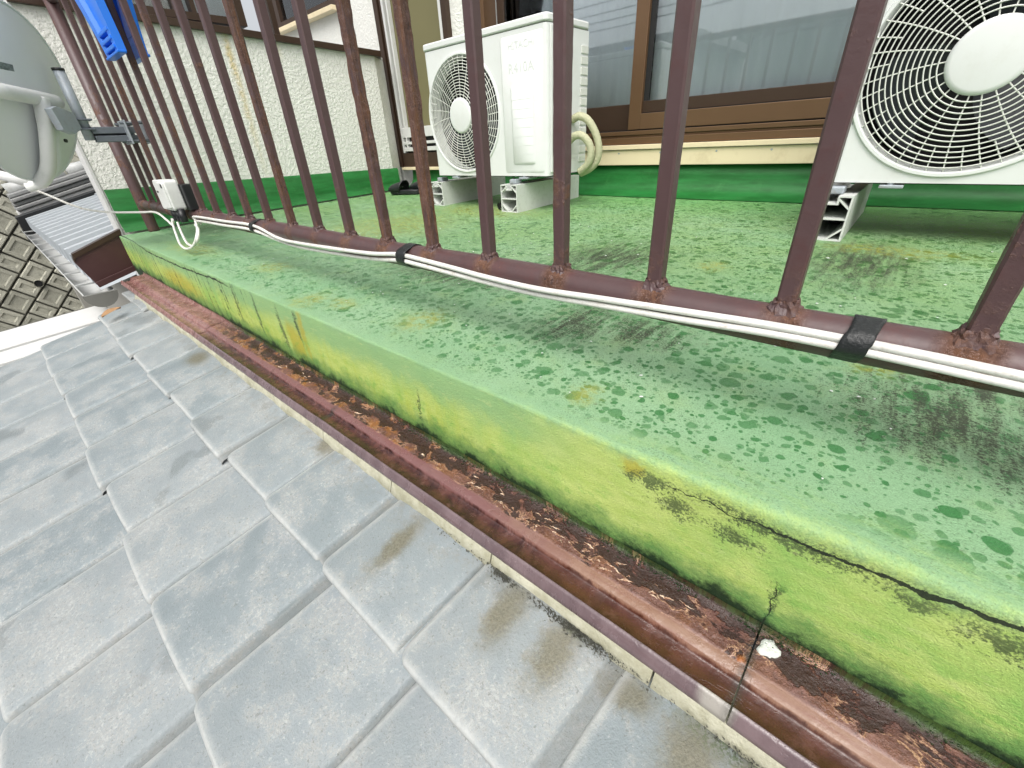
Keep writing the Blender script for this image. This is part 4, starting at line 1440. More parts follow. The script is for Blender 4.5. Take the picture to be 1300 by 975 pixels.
L = [(-2.115, 0.445, 0.112), (-2.14, 0.44, 0.09), (-2.2, 0.44, 0.105), (-2.3, 0.435, 0.128), (-2.40, 0.40, 0.128), (-2.47, 0.31, 0.138), (-2.50, 0.237, 0.163), (-2.55, 0.171, 0.215), (-2.58, 0.11, 0.262), (-2.60, 0.06, 0.30), (-2.60, -0.02, 0.36)]
tag(B().tube(catmull(L, 8), 0.0042, 8).obj('cable', 'cable', smooth=True), 'white cable running from booster box out to the dish', 'cable', 'white cables taped along the railing')

# ------------------------------------------------------------------ satellite dish seen from behind
dc = Vector((-2.4, 0.218, 0.524))
dn, du, dv = Vector((-0.647, -0.72, 0.252)).normalized(), Vector((-0.744, 0.668, 0.0)).normalized(), Vector((0.169, 0.188, 0.968)).normalized()
dish = thing('satellite_dish', 'grey satellite dish seen from behind on railing bracket', 'satellite dish', dc)


def DL(u, v, w):                              # w: towards the back of the dish
    return tuple(du * u + dv * v - dn * w)


b_ = B()
NR, NA = 14, 72
for sgn, th in ((1, 0.0), (0, 0.0025)):
    base = len(b_.v)
    for i in range(NR + 1):
        r_ = i / NR
        for k in range(NA):
            a_ = 2 * math.pi * k / NA
            dep = 0.052 * (1 - r_ * r_) + (0.0 if i < NR else 0)
            b_.v.append(DL(0.244 * r_ * math.cos(a_), 0.264 * r_ * math.sin(a_), dep - th))
    for i in range(NR):
        for k in range(NA):
            k2 = (k + 1) % NA
            q = [base + i * NA + k, base + i * NA + k2, base + (i + 1) * NA + k2, base + (i + 1) * NA + k]
            b_.f.append(q if sgn else q[::-1])
me_ = b_.mesh('reflector', False)
bm = bmesh.new(); bm.from_mesh(me_); bmesh.ops.remove_doubles(bm, verts=bm.verts, dist=1e-5); bmesh.ops.recalc_face_normals(bm, faces=bm.faces); bm.to_mesh(me_); bm.free()
refl = link('reflector', me_, 'dish', dish, smooth=True)
b_ = B().tube([DL(0.244 * math.cos(2 * math.pi * k / 96), 0.264 * math.sin(2 * math.pi * k / 96), 0.0) for k in range(97)], 0.0045, 8, False)
b_.obj('rim', 'dish', refl, smooth=True)
b_ = B()
b_.grid(10, 3, lambda a_, t: DL(-0.150 + 0.105 * a_, 0.097 - 0.006 * a_ - 0.02 * t, 0.053 * (1 - ((-0.15 + 0.105 * a_) / 0.244) ** 2 - ((0.09) / 0.264) ** 2) + 0.0012))
lm = N('worn_grey_print')
lmk = lm.sm(lm.noise(lm.vscale(lm.obj(), (60, 60, 60)), 1.0, 4, 0.7), 0.42, 0.60)
lm.done(lm.mix(lmk, (0.20, 0.235, 0.235), (0.11, 0.135, 0.13)), 0.5)
b_.obj('worn_print', lm.mat, refl)
# moulded back bracket: cross bar, spine, foot
b_ = B()
b_.tube(catmull([DL(-0.165, 0.020, 0.040), DL(-0.14, 0.016, 0.068), DL(-0.05, 0.010, 0.080), DL(0.03, 0.004, 0.078), DL(0.085, 0.000, 0.066)], 6), [0.017] * 3 + [0.022] * 19 + [0.016] * 3, 12, True, 0.85)
b_.obj('cross_bar', 'dishwhite', dish, smooth=True)
b_ = B()
b_.tube(catmull([DL(-0.015, 0.010, 0.080), DL(-0.028, -0.05, 0.085), DL(-0.035, -0.13, 0.078), DL(-0.030, -0.21, 0.055), DL(-0.020, -0.262, 0.015), DL(-0.02, -0.290, -0.03)], 7), [0.030] * 8 + [0.028] * 22 + [0.022] * 6, 14, True, 0.75)
spine = b_.obj('spine', 'dishwhite', dish, smooth=True)
b_ = B()
b_.tube(catmull([DL(0.018, -0.02, 0.072), DL(0.010, -0.13, 0.066), DL(0.008, -0.21, 0.045), DL(0.004, -0.255, 0.01)], 7), 0.022, 12, True, 0.8)
b_.obj('spine_web', 'dish', dish, smooth=True)
b_ = B()
b_.tube([DL(-0.02, -0.275, -0.02), DL(-0.01, -0.272, -0.10), DL(0.0, -0.262, -0.24)], 0.017, 12, True, 0.8)
b_.obj('feed_arm', 'white', dish, smooth=True)
b_ = B()
b_.tube([DL(0.0, -0.25, -0.22), DL(0.0, -0.19, -0.24)], 0.028, 16)
b_.obj('feed_horn', 'dishwhite', dish, smooth=True)
B().tube([DL(0.022, -0.115, 0.094), DL(0.022, -0.115, 0.100)], 0.006, 10).obj('bolt', 'blackp', spine)
# mast, clamp plate and arm to the railing
ms_ = thing('dish_mast', 'short galvanised mast and grey arm holding dish to railing', 'antenna mount', (-2.40, 0.355, 0.40))
B().tube([(0, 0, -0.012), (0.0, 0.002, 0.200)], 0.0165, 18).obj('mast', 'galv', ms_, smooth=True)
B().tube([(0, 0.002, 0.200), (0, 0.002, 0.208)], 0.0178, 18).obj('mast_cap', 'blackp', ms_, smooth=True)
b_ = B()
b_.box(-0.016, 0.016, 0.014, 0.145, 0.024, 0.030).box(-0.016, 0.016, 0.014, 0.145, -0.020, -0.014).box(-0.016, -0.012, 0.014, 0.145, -0.014, 0.024)
b_.box(0.0155, 0.0195, 0.0142, 0.1448, -0.0195, 0.001).box(0.0155, 0.0195, 0.0142, 0.1448, 0.0075, 0.0295)
b_.obj('arm', 'galv_dk', ms_, bevel=0.0015)
b_ = B()
b_.box(-0.055, 0.055, 0.112, 0.118, -0.030, 0.050).box(-0.055, 0.055, 0.172, 0.178, -0.030, 0.050)
b_.obj('clamp_plate', 'galv', ms_, bevel=0.002)
for x, z in ((-0.045, -0.02), (0.045, -0.02), (-0.045, 0.04), (0.045, 0.04)):
    B().tube([(x, 0.10, z), (x, 0.19, z)], 0.0045, 8).obj('bolt', 'galv_dk', ms_)
b_ = B()
b_.box(-0.028, 0.028, -0.028, 0.028, 0.05, 0.056).box(-0.028, 0.028, -0.024, 0.024, 0.02, 0.026).box(-0.03, -0.024, -0.05, 0.02, 0.02, 0.056)
b_.obj('saddle', 'galv_dk', ms_, bevel=0.0015)
b_ = B()
p0, p1 = Vector((0.0, -0.018, 0.05)), Vector((0.055, -0.075, 0.08))
b_.prism([(-0.018, 0.035), (-0.012, 0.085), (0.06, 0.100), (0.088, 0.092), (0.078, 0.03), (0.03, 0.018)], -0.012, 0.012, lambda a_, z, w: tuple(Vector((0.045, -0.035, z - 0.012)) + Vector((0.75, -0.62, 0)) * a_ + Vector((0.62, 0.75, 0)) * w))
b_.obj('tilt_plate', 'galv', ms_, bevel=0.002)

# ------------------------------------------------------------------ blue futon clip gripping a bar
clip = thing('futon_clip', 'big blue plastic futon clip hanging on the railing bars', 'futon clip', (-2.33, 0.5, 0.75))


def jaw(y0, sgn, xa, xb, wa, wb):
    b_ = B()
    n_ = 18
    for i in range(n_ + 1):
        t = i / n_
        z = 0.20 - 0.345 * t
        x = xa + (xb - xa) * t
        w = wa + (wb - wa) * t
        y = y0 + sgn * (0.030 * (1 - t) ** 1.5)
        dp = 0.020
        sec = [(x - w, y), (x - w + 0.004, y + sgn * dp), (x - w * 0.55, y + sgn * dp), (x - w * 0.5, y + sgn * dp * 0.35), (x + w * 0.5, y + sgn * dp * 0.35), (x + w * 0.55, y + sgn * dp), (x + w - 0.004, y + sgn * dp), (x + w, y)]
        b_.v += [(p, q, z) for p, q in sec]
    for i in range(n_):
        for k in range(7):
            b_.f.append([i * 8 + k, i * 8 + k + 1, (i + 1) * 8 + k + 1, (i + 1) * 8 + k])
    o = b_.obj('jaw', 'blue', clip)
    o.modifiers.new('thick', 'SOLIDIFY').thickness = 0.004
    for q in range(3):
        B().box(xb - wb * 0.8, xb + wb * 0.8, y0 + sgn * 0.004, y0 + sgn * 0.024, -0.136 + 0.021 * q, -0.126 + 0.021 * q).obj('tooth', 'blue', o, bevel=0.002)
    B().box(xb - wb, xb + wb, y0, y0 + sgn * 0.024, -0.150, -0.143).obj('end_web', 'blue', o, bevel=0.002)
    return o


jaw(-0.028, -1, 0.225, 0.295, 0.150, 0.085)
jaw(0.016, 1, 0.33, 0.262, 0.050, 0.080)


# ------------------------------------------------------------------ air-conditioner outdoor units
def ring_tube(b_, r_, y, tr, cx=0.0, cz=0.0, n_=88, k_=5):
    base = len(b_.v)
    for i in range(n_):
        a_ = 2 * math.pi * i / n_
        for k in range(k_):
            q = 2 * math.pi * k / k_
            rr_ = r_ + tr * math.cos(q)
            b_.v.append((cx + rr_ * math.cos(a_), y + tr * math.sin(q), cz + rr_ * math.sin(a_)))
    for i in range(n_):
        i2 = (i + 1) % n_
        for k in range(k_):
            k2 = (k + 1) % k_
            b_.f.append([base + i * k_ + k, base + i * k_ + k2, base + i2 * k_ + k2, base + i2 * k_ + k])


def make_ac():
    """origin: front lower left corner; front looks to -y"""
    root = thing('air_conditioner', '', 'air conditioner')
    Wd, Hh, D = 0.715, 0.512, 0.290
    fx, fz_, fr = 0.228, 0.250, 0.2215
    # casing: front with a round opening, sides, back, bottom
    b_ = B()
    n_ = 96
    inner, mid_, outer = [], [], []
    rc = 0.018
    rect = rrect(0.0, Wd, 0.0, Hh, 0.004, 3)

    def hit(a_):
        dx, dz = math.cos(a_), math.sin(a_)
        t = 9
        if dx > 1e-9: t = min(t, (Wd - rc - fx) / dx)
        if dx < -1e-9: t = min(t, (rc - fx) / dx)
        if dz > 1e-9: t = min(t, (Hh - fz_) / dz)
        if dz < -1e-9: t = min(t, (0 - fz_) / dz)
        return fx + dx * t, fz_ + dz * t
    angs = sorted(set([2 * math.pi * k / n_ for k in range(n_)] + [math.atan2(z - fz_, x - fx) % (2 * math.pi) for x in (rc, Wd - rc) for z in (0, Hh)]))
    n_ = len(angs)
    for a_ in angs:
        x, z = hit(a_)
        ca, sa = math.cos(a_), math.sin(a_)
        b_.v += [(x, 0.0, z), (fx + (fr + 0.016) * ca, 0.0, fz_ + (fr + 0.016) * sa), (fx + (fr + 0.0125) * ca, -0.006, fz_ + (fr + 0.0125) * sa),
                 (fx + (fr + 0.006) * ca, -0.006, fz_ + (fr + 0.006) * sa), (fx + fr * ca, 0.003, fz_ + fr * sa), (fx + fr * ca, 0.060, fz_ + fr * sa)]
        # where the wall of the box is nearer than the collar, let the collar run to it
    for k in range(n_):
        k2 = (k + 1) % n_
        for j in range(5):
            b_.f.append([k * 6 + j, k2 * 6 + j, k2 * 6 + j + 1, k * 6 + j + 1])
    cas = b_.obj('casing', 'ac', root)
    auto_smooth(cas, 40)
    b_ = B()
    sec = [(rc, 0.0)]
    for k in range(1, 6):
        a_ = rad(270 - 90 * k / 5)
        sec.append((rc + rc * math.cos(a_), rc + rc * math.sin(a_)))
    sec += [(0.0, D), (Wd, D)]
    for k in range(0, 6):
        a_ = rad(0 - 90 * k / 5)
        sec.append((Wd - rc + rc * math.cos(a_), rc + rc * math.sin(a_)))
    m_ = len(sec)
    for z in (0.0, Hh):
        b_.v += [(x, y, z) for x, y in sec]
    for k in range(m_ - 1):
        b_.f.append([k, k + 1, m_ + k + 1, m_ + k])
    auto_smooth(b_.obj('side_panel', 'ac', root), 40)
    B().box(0.01, Wd - 0.01, 0.02, D, -0.004, 0.0).obj('base_pan', 'ac_dark', root)
    # lid
    b_ = B()
    b_.prism(rrect(-0.004, Wd + 0.004, -0.005, D + 0.004, 0.02, 6), Hh + 0.0025, Hh + 0.029, lambda x, y, z: (x, y, z))
    lid = auto_smooth(b_.obj('lid', 'ac', root, bevel=0.006))
    B().box(0.004, Wd - 0.004, 0.006, D, Hh, Hh + 0.0026).obj('gap', 'black', lid)
    B().tube([(Wd + 0.003, 0.05, Hh + 0.014), (Wd + 0.0055, 0.05, Hh + 0.014)], 0.004, 8).obj('screw', 'galv_dk', lid)
    # shallow raised frame round the fan and the panel beside it
    b_ = B()
    for x0, x1, z0, z1, w in ((0.478, 0.700, 0.012, Hh - 0.016, 0.004),):
        o_ = rrect(x0, x1, z0, z1, 0.014)
        i_ = rrect(x0 + w, x1 - w, z0 + w, z1 - w, 0.011)
        base = len(b_.v)
        k_ = len(o_)
        b_.v += [(x, 0.0003, z) for x, z in o_] + [(x, -0.0022, z) for x, z in i_]
        for k in range(k_):
            k2 = (k + 1) % k_
            b_.f.append([base + k, base + k2, base + k_ + k2, base + k_ + k])
        b_.f.append([base + k_ + k for k in range(k_)])
    auto_smooth(b_.obj('front_panel', 'ac', root), 50)
    b_ = B()
    o_ = rrect(0.528, 0.655, 0.045, 0.335, 0.012)
    i_ = rrect(0.534, 0.649, 0.051, 0.329, 0.009)
    k_ = len(o_)
    b_.v += [(x, -0.0018, z) for x, z in o_] + [(x, -0.0085, z) for x, z in i_]
    for k in range(k_):
        b_.f.append([k, (k + 1) % k_, k_ + (k + 1) % k_, k_ + k])
    b_.f.append([k_ + k for k in range(k_)])
    emb = auto_smooth(b_.obj('raised_panel', 'ac', root), 60)
    b_ = B()
    for q in range(7):
        b_.box(0.535, 0.648, -0.0089, -0.0082, 0.085 + 0.033 * q, 0.0865 + 0.033 * q)
    b_.obj('rib', 'ac', emb)
    # maker's name in low relief
    for txt, sx, zz, sz in (('HITACHI', 0.522, 0.452, 0.026), ('R410A', 0.520, 0.375, 0.036)):
        cu_ = bpy.data.curves.new('raised_lettering', 'FONT')
        cu_.body = txt
        cu_.size = sz * 1.35
        cu_.extrude = 0.0003
        cu_.resolution_u = 3
        to = bpy.data.objects.new('tmp', cu_)
        COL.objects.link(to)
        bpy.context.view_layer.update()
        dg = bpy.context.evaluated_depsgraph_get()
        tme = bpy.data.meshes.new_from_object(to.evaluated_get(dg))
        bpy.data.objects.remove(to)
        tme.materials.clear()
        lo_ = link('raised_lettering', tme, 'ac', root)
        lo_.location = (sx, -0.0025, zz)
        lo_.rotation_euler = (rad(90), 0, 0)
    # fan chamber and blades
    b_ = B()
    for k in range(48):
        a_ = 2 * math.pi * k / 48
        b_.v += [(fx + fr * math.cos(a_), 0.058, fz_ + fr * math.sin(a_)), (fx + fr * 0.99 * math.cos(a_), 0.16, fz_ + fr * 0.99 * math.sin(a_))]
    for k in range(48):
        k2 = (k + 1) % 48
        b_.f.append([2 * k, 2 * k2, 2 * k2 + 1, 2 * k + 1])
    b_.f.append([2 * k + 1 for k in range(48)])
    fc = b_.obj('fan_chamber', 'fin', root)
    b_ = B()
    for q in range(3):
        a0 = 2 * math.pi * q / 3 + 0.5
        b_.grid(8, 8, lambda a_, t: (fx + (0.06 + 0.145 * a_) * math.cos(a0 + 1.25 * t + 0.5 * a_), 0.075 + 0.05 * t, fz_ + (0.06 + 0.145 * a_) * math.sin(a0 + 1.25 * t + 0.5 * a_)))
    b_.obj('fan', 'fan', root, smooth=True)
    # grille: rings, spokes, hub plate
    b_ = B()
    NRG = 13
    rad_ = [0.082 + (fr - 0.006 - 0.082) * k / (NRG - 1) for k in range(NRG)]

    def gy(r_):
        return -0.004 - 0.014 * (1 - (r_ / fr) ** 2)
    for r_ in rad_:
        ring_tube(b_, r_, gy(r_), 0.00165, fx, fz_)
    for k in range(44):
        a_ = 2 * math.pi * k / 44 + 0.03
        r0 = 0.070 if k % 2 == 0 else rad_[NRG - 5]
        pts_ = []
        for q in range(6):
            r_ = r0 + (fr + 0.003 - r0) * q / 5
            aa = a_ + 0.16 * (r_ - 0.07) / fr
            pts_.append((fx + r_ * math.cos(aa), gy(r_) + 0.0022, fz_ + r_ * math.sin(aa)))
        b_.tube(pts_, 0.0016, 5, False)
    gr_ = b_.obj('grille', 'ac_grey', root, smooth=True)
    b_ = B()
    ring_ = [(0.0, -0.0215), (0.06, -0.0212), (0.0685, -0.0195), (0.0705, -0.015), (0.0705, -0.008)]
    for (r_, y) in ring_:
        for k in range(64):
            a_ = 2 * math.pi * k / 64
            b_.v.append((fx + r_ * math.cos(a_), y, fz_ + r_ * math.sin(a_)))
    for i in range(len(ring_) - 1):
        for k in range(64):
            k2 = (k + 1) % 64
            b_.f.append([i * 64 + k, i * 64 + k2, (i + 1) * 64 + k2, (i + 1) * 64 + k])
    me_ = b_.mesh('hub_plate')
    bm = bmesh.new(); bm.from_mesh(me_); bmesh.ops.remove_doubles(bm, verts=bm.verts, dist=1e-6); bmesh.ops.recalc_face_normals(bm, faces=bm.faces); bm.to_mesh(me_); bm.free()
    link('hub_plate', me_, 'ac', root, smooth=True)
    # service cover on the right-hand end, with its handle recess and louvres
    b_ = B()
    b_.prism([(0.018, 0.012), (0.018, Hh - 0.006), (0.15, Hh - 0.006), (0.15, 0.012)], Wd + 0.0005, Wd + 0.007, lambda y, z, x: (x, y, z))
    sc_ = b_.obj('service_cover', 'ac', root, bevel=0.003)
    b_ = B()
    b_.prism([(0.028, Hh - 0.03), (0.10, Hh - 0.03), (0.10, Hh - 0.075), (0.032, Hh - 0.135)], Wd + 0.0072, Wd + 0.0115, lambda y, z, x: (x, y, z))
    b_.obj('handle', 'ac', sc_, bevel=0.001)
    B().box(Wd + 0.0068, Wd + 0.0078, 0.048, 0.10, Hh - 0.125, Hh - 0.085).obj('recess', 'black', sc_)
    b_ = B()
    for q in range(12):
        b_.box(Wd, Wd + 0.0035, 0.235, D - 0.004, 0.04 + 0.036 * q, 0.066 + 0.036 * q)
    b_.obj('louvre', 'ac_grey', root, bevel=0.001)
    for x in (0.115, 0.56):
        for y in (0.012, D - 0.05):
            B().box(x, x + 0.05, y - 0.02, y + 0.05, -0.0125, -0.0045).obj('foot', 'galv', root, bevel=0.002)
            B().tube([(x + 0.022, y - 0.004, -0.0125), (x + 0.022, y - 0.004, 0.010)], 0.0075, 8).obj('bolt', 'galv', root)
    return root


def copy_tree(o, parent=None):
    c = o.copy()
    COL.objects.link(c)
    if parent is not None:
        c.parent = parent
        c.matrix_parent_inverse = o.matrix_parent_inverse.copy()
    for ch in list(o.children):
        copy_tree(ch, c)
    return c


ac = make_ac()
ac.location = (-1.920, 1.615, 0.168)
ac.rotation_euler = (0, 0, rad(0.0))
tag(ac, 'white outdoor air conditioner standing left, whole fan grille beside side panel', 'air conditioner', 'white outdoor air conditioners on the balcony')
ac2 = copy_tree(ac)
ac2.location = (-0.192, 1.553, 0.164)
tag(ac2, 'white outdoor air conditioner at right edge, cut off, nearer the railing', 'air conditioner')


# ------------------------------------------------------------------ hollow resin support blocks under the units
def make_block():
    root = thing('support_block', '', 'support block')
    Wb, Hb, L = 0.096, 0.120, 0.50
    t = 0.0045
    b_ = B()
    b_.box(0, Wb, 0, L, 0, t).box(0, t, 0.0002, L - .0002, t, Hb - t).box(Wb - t, Wb, 0.0002, L - .0002, t, Hb - t)
    b_.box(0, Wb * 0.36, 0, L, Hb - t, Hb).box(Wb * 0.64, Wb, 0, L, Hb - t, Hb)
    b_.box(Wb * 0.36 - t, Wb * 0.36, 0.0003, L - .0003, Hb - 0.02, Hb - t).box(Wb * 0.64, Wb * 0.64 + t, 0.0003, L - .0003, Hb - 0.02, Hb - t)
    b_.box(Wb * 0.36 - t, Wb * 0.64 + t, 0.0004, L - .0004, Hb - 0.024, Hb - 0.02)
    b_.box(t, Wb - t, 0.001, L - .001, Hb * 0.47, Hb * 0.47 + t)
    for x0, z0, x1, z1 in ((t, Hb * 0.72, Wb * 0.36, Hb - 0.006), (Wb - t, Hb * 0.72, Wb * 0.64, Hb - 0.006), (t, Hb * 0.28, Wb * 0.36, 0.004), (Wb - t, Hb * 0.28, Wb * 0.64, 0.004)):
        d = Vector((x1 - x0, z1 - z0)).normalized()
        nx, nz = -d.y * t * 0.5, d.x * t * 0.5
        b_.prism([(x0 + nx, z0 + nz), (x0 - nx, z0 - nz), (x1 - nx, z1 - nz), (x1 + nx, z1 + nz)], 0.0008, L - 0.0008, lambda x, z, y: (x, y, z))
    b_.obj('hollow_body', 'resin', root)
    B().box(0.006, Wb - 0.006, L * 0.5, L * 0.5 + 0.01, 0.005, Hb - 0.008).obj('inner_stop', 'black', root)
    B().box(Wb * 0.3, Wb * 0.7, 0.03, 0.075, Hb + 0.0005, Hb + 0.020).obj('bolt_head', 'galv', root, bevel=0.004)
    return root


sb = make_block()
spots = [((-1.98, 1.600, fz(1.60)), 'grey white hollow block under left end of the whole air conditioner'),
         ((-1.432, 1.560, fz(1.56)), 'grey white hollow block under right end of the whole air conditioner'),
         ((-0.213, 1.500, fz(1.50)), 'grey white hollow block under left end of the cut off air conditioner'),
         ((0.345, 1.500, fz(1.50)), 'grey white hollow block under right end of the cut off air conditioner')]
for i, (p, lab) in enumerate(spots):
    o = sb if i == 0 else copy_tree(sb)
    o.location = p
    o.scale = (1, 1, (0.168 - p[2] - 0.0125) / 0.140)
    tag(o, lab, 'support block', 'hollow support blocks under the air conditioners')

# drain hose and refrigerant pipes
hp = catmull([(-1.55, 1.78, 0.14), (-1.50, 1.80, 0.085), (-1.43, 1.76, 0.055), (-1.44, 1.70, 0.047), (-1.478, 1.60, 0.040)], 14)
hr = [0.0125 + 0.0015 * math.sin(i * 1.9) for i in range(len(hp))]
hs = thing('drain_hose', 'short grey drain hose ending on floor under air conditioner', 'hose', (-1.478, 1.6, 0.04))
b_ = B().tube([tuple(p - Vector((-1.478, 1.6, 0.04))) for p in hp], hr, 12, False)
b_.obj('hose_body', 'drain', hs, smooth=True)
b_ = B().tube([(0.0, 0.006, 0.0), (-0.0015, -0.004, -0.0005)], 0.0155, 14, False)
b_.obj('hose_end', 'blackp', hs)
B().tube([(-0.0013, -0.002, 0.0), (0.004, 0.02, 0.001)], 0.0115, 12).obj('bore', 'black', hs)
for L, lab in (([(-1.20, 1.79, 0.372), (-1.165, 1.785, 0.382), (-1.125, 1.79, 0.366), (-1.092, 1.80, 0.318), (-1.075, 1.805, 0.262), (-1.082, 1.805, 0.215), (-1.11, 1.80, 0.185), (-1.16, 1.80, 0.165)],
                'larger outer loop of beige wrapped pipe beside whole air conditioner'),
               ([(-1.20, 1.765, 0.292), (-1.165, 1.76, 0.312), (-1.13, 1.765, 0.308), (-1.100, 1.772, 0.275), (-1.094, 1.775, 0.235), (-1.11, 1.775, 0.200), (-1.15, 1.778, 0.172)],
                'smaller inner loop of beige wrapped pipe beside whole air conditioner')):
    tag(B().tube(catmull(L, 9), 0.0155, 12).obj('insulated_pipe', 'hose', smooth=True), lab, 'pipe', 'beige wrapped pipes of the air conditioner')


# ------------------------------------------------------------------ black slippers
def make_slipper():
    root = thing('slipper', '', 'slipper')
    n_ = 26
    ol = []
    for k in range(n_):
        a_ = 2 * math.pi * k / n_
        y = 0.125 * math.sin(a_)
        w = 0.046 + 0.008 * math.sin(a_) - 0.007 * math.exp(-((y + 0.02) / 0.04) ** 2)
        ol.append((w * math.cos(a_), y))
    b_ = B().prism(ol, 0.0, 0.028)
    auto_smooth(b_.obj('sole', 'shoe', root, bevel=0.005))
    b_ = B()
    b_.grid(12, 8, lambda a_, t: (0.052 * math.cos(math.pi * a_), 0.005 + 0.10 * t - 0.02 * math.sin(math.pi * a_), 0.020 + (0.066 - 0.024 * t) * math.sin(math.pi * a_) ** 0.7))
    o = b_.obj('strap', 'shoe', root, smooth=True)
    o.modifiers.new('thick', 'SOLIDIFY').thickness = 0.004
    B().tube([(0.045, 0.06, 0.045), (0.052, 0.06, 0.046)], 0.008, 10).obj('stud', 'silver', root)
    return root


s1 = make_slipper()
s1.location = (-2.60, 1.88, fz(1.88) + 0.002)
s1.rotation_euler = (0, 0, rad(100))
tag(s1, 'black slipper nearer the railing, beside the door', 'slipper', 'pair of black slippers by the door')
s2 = copy_tree(s1)
s2.location = (-2.52, 1.985, fz(1.98) + 0.002)
s2.rotation_euler = (0, 0, rad(88))
tag(s2, 'black slipper behind its pair, closer to the house wall', 'slipper')

# ------------------------------------------------------------------ neighbour's low roof at the far left
lr = thing('lower_roof', 'pale ribbed metal roof of the low neighbouring building', 'roof', (-5.5, 0.7, -0.3))
LPI = Matrix.Translation((5.5, -0.7, 0.3))


def lpart(b_, name, mat, smooth=False, bevel=None, parent=lr):
    o = b_.obj(name, mat, parent, None, smooth, bevel)
    if parent is lr:
        o.matrix_parent_inverse = LPI
    return o


def rz(y, o_=0.0): return -0.232 + (y - 0.37) * 0.249 + o_


xl, xr_ = -7.35, -3.115
rw = (xr_ - xl) / 15
for k in range(15):
    b_ = B()
    x0 = xl + rw * k
    sec = [(x0, 0.0), (x0 + rw * 0.10, 0.0), (x0 + rw * 0.14, 0.10), (x0 + rw * 0.40, 0.10), (x0 + rw * 0.44, 0.0), (x0 + rw, 0.0)]
    for (ya, yb, st) in ((0.215, 0.90, 0.0), (0.88, 3.0, 0.012)):
        q = len(b_.v)
        for (x, h) in sec:
            b_.v += [(x, ya, rz(ya, h + st)), (x, yb, rz(yb, h + st))]
        for i in range(5):
            b_.f.append([q + 2 * i, q + 2 * i + 2, q + 2 * i + 3, q + 2 * i + 1])
    lpart(b_, 'roof_sheet', 'roofm')
b_ = B()
for x in (-7.62, -7.352):
    for y in (0.15, 3.0):
        for z in (0.13, -0.12):
            b_.v.append((x, y, rz(y, z)))
b_.f = [[0, 2, 3, 1], [4, 5, 7, 6], [0, 1, 5, 4], [2, 6, 7, 3], [0, 4, 6, 2], [1, 3, 7, 5]]
lpart(b_, 'verge_trim', 'blackp')
b_ = B().box(-7.45, -2.95, 0.45, 3.0, -3.4, -0.36)
lpart(b_, 'wall', 'darkwall')
b_ = B()
NA_ = 12
for x in (-7.42, -3.10):
    for k in range(NA_ + 1):
        a_ = math.pi + math.pi * k / NA_
        b_.v.append((x, 0.2 + 0.066 * math.cos(a_), rz(0.2, -0.005) + 0.066 * math.sin(a_)))
for k in range(NA_):
    b_.f.append([k, k + 1, NA_ + 2 + k, NA_ + 1 + k])
gut = lpart(b_, 'gutter', 'gutter', True)
gut.modifiers.new('thick', 'SOLIDIFY').thickness = 0.006
b_ = B()
b_.prism([(0.2 + 0.072 * math.cos(math.pi + math.pi * k / NA_), rz(0.2, -0.004) + 0.072 * math.sin(math.pi + math.pi * k / NA_)) for k in range(NA_ + 1)], -3.10, -3.07, lambda y, z, x: (x, y, z))
lpart(b_, 'gutter_cap', 'gutter_dk', parent=gut)
for k in range(9):
    x = -7.0 + 0.45 * k
    lpart(B().box(x, x + 0.022, 0.14, 0.27, rz(0.2, -0.004), rz(0.2, 0.004)), 'gutter_strap', 'gutter', parent=gut)
# far boundary wall ridge: capping tiles in courses
rg = thing('ridge_wall', 'grey wall capped with stacked ridge tiles beyond pale metal roof', 'wall', (-8.9, 1.0, 0))
for k, (dx, z0, z1, mt) in enumerate(((0.0, -0.33, -0.17, 'white'), (0.03, -0.165, -0.125, 'ridge'), (-0.02, -0.12, -0.08, 'ridge'), (0.02, -0.075, -0.035, 'ridge'), (-0.03, -0.03, 0.012, 'ridge'))):
    b_ = B()
    for x in (-8.15, -7.80 + dx):
        for y in (0.20, 3.2):
            for z in (z1, z0):
                b_.v.append((x, y, z + 0.26 * (y - 0.23) + 0.05))
    b_.f = [[0, 2, 3, 1], [4, 5, 7, 6], [0, 1, 5, 4], [2, 6, 7, 3], [0, 4, 6, 2], [1, 3, 7, 5]]
    o = b_.obj('course', mt, rg, bevel=0.01)
    o.matrix_parent_inverse = Matrix.Translation((8.9, -1, 0))
for k in range(9):
    y = 0.22 + 0.3 * k
    b_ = B().tube([(-8.05, y, 0.095 + 0.26 * (y - 0.25)), (-8.05, y + 0.27, 0.095 + 0.26 * (y + 0.02))], [0.075, 0.06], 10)
    o = b_.obj('cap_tile', 'gutter', rg, smooth=True)
    o.matrix_parent_inverse = Matrix.Translation((8.9, -1, 0))
b_ = B().box(-8.1, -7.85, 0.3, 3.2, -3.4, -0.26)
o = b_.obj('wall_body', 'darkwall', rg)
o.matrix_parent_inverse = Matrix.Translation((8.9, -1, 0))

# ------------------------------------------------------------------ retaining wall of diagonal concrete blocks
rt = thing('retaining_wall', 'retaining wall of recessed concrete blocks laid on the diagonal', 'retaining wall', (-9.25, 0.3, -0.6))


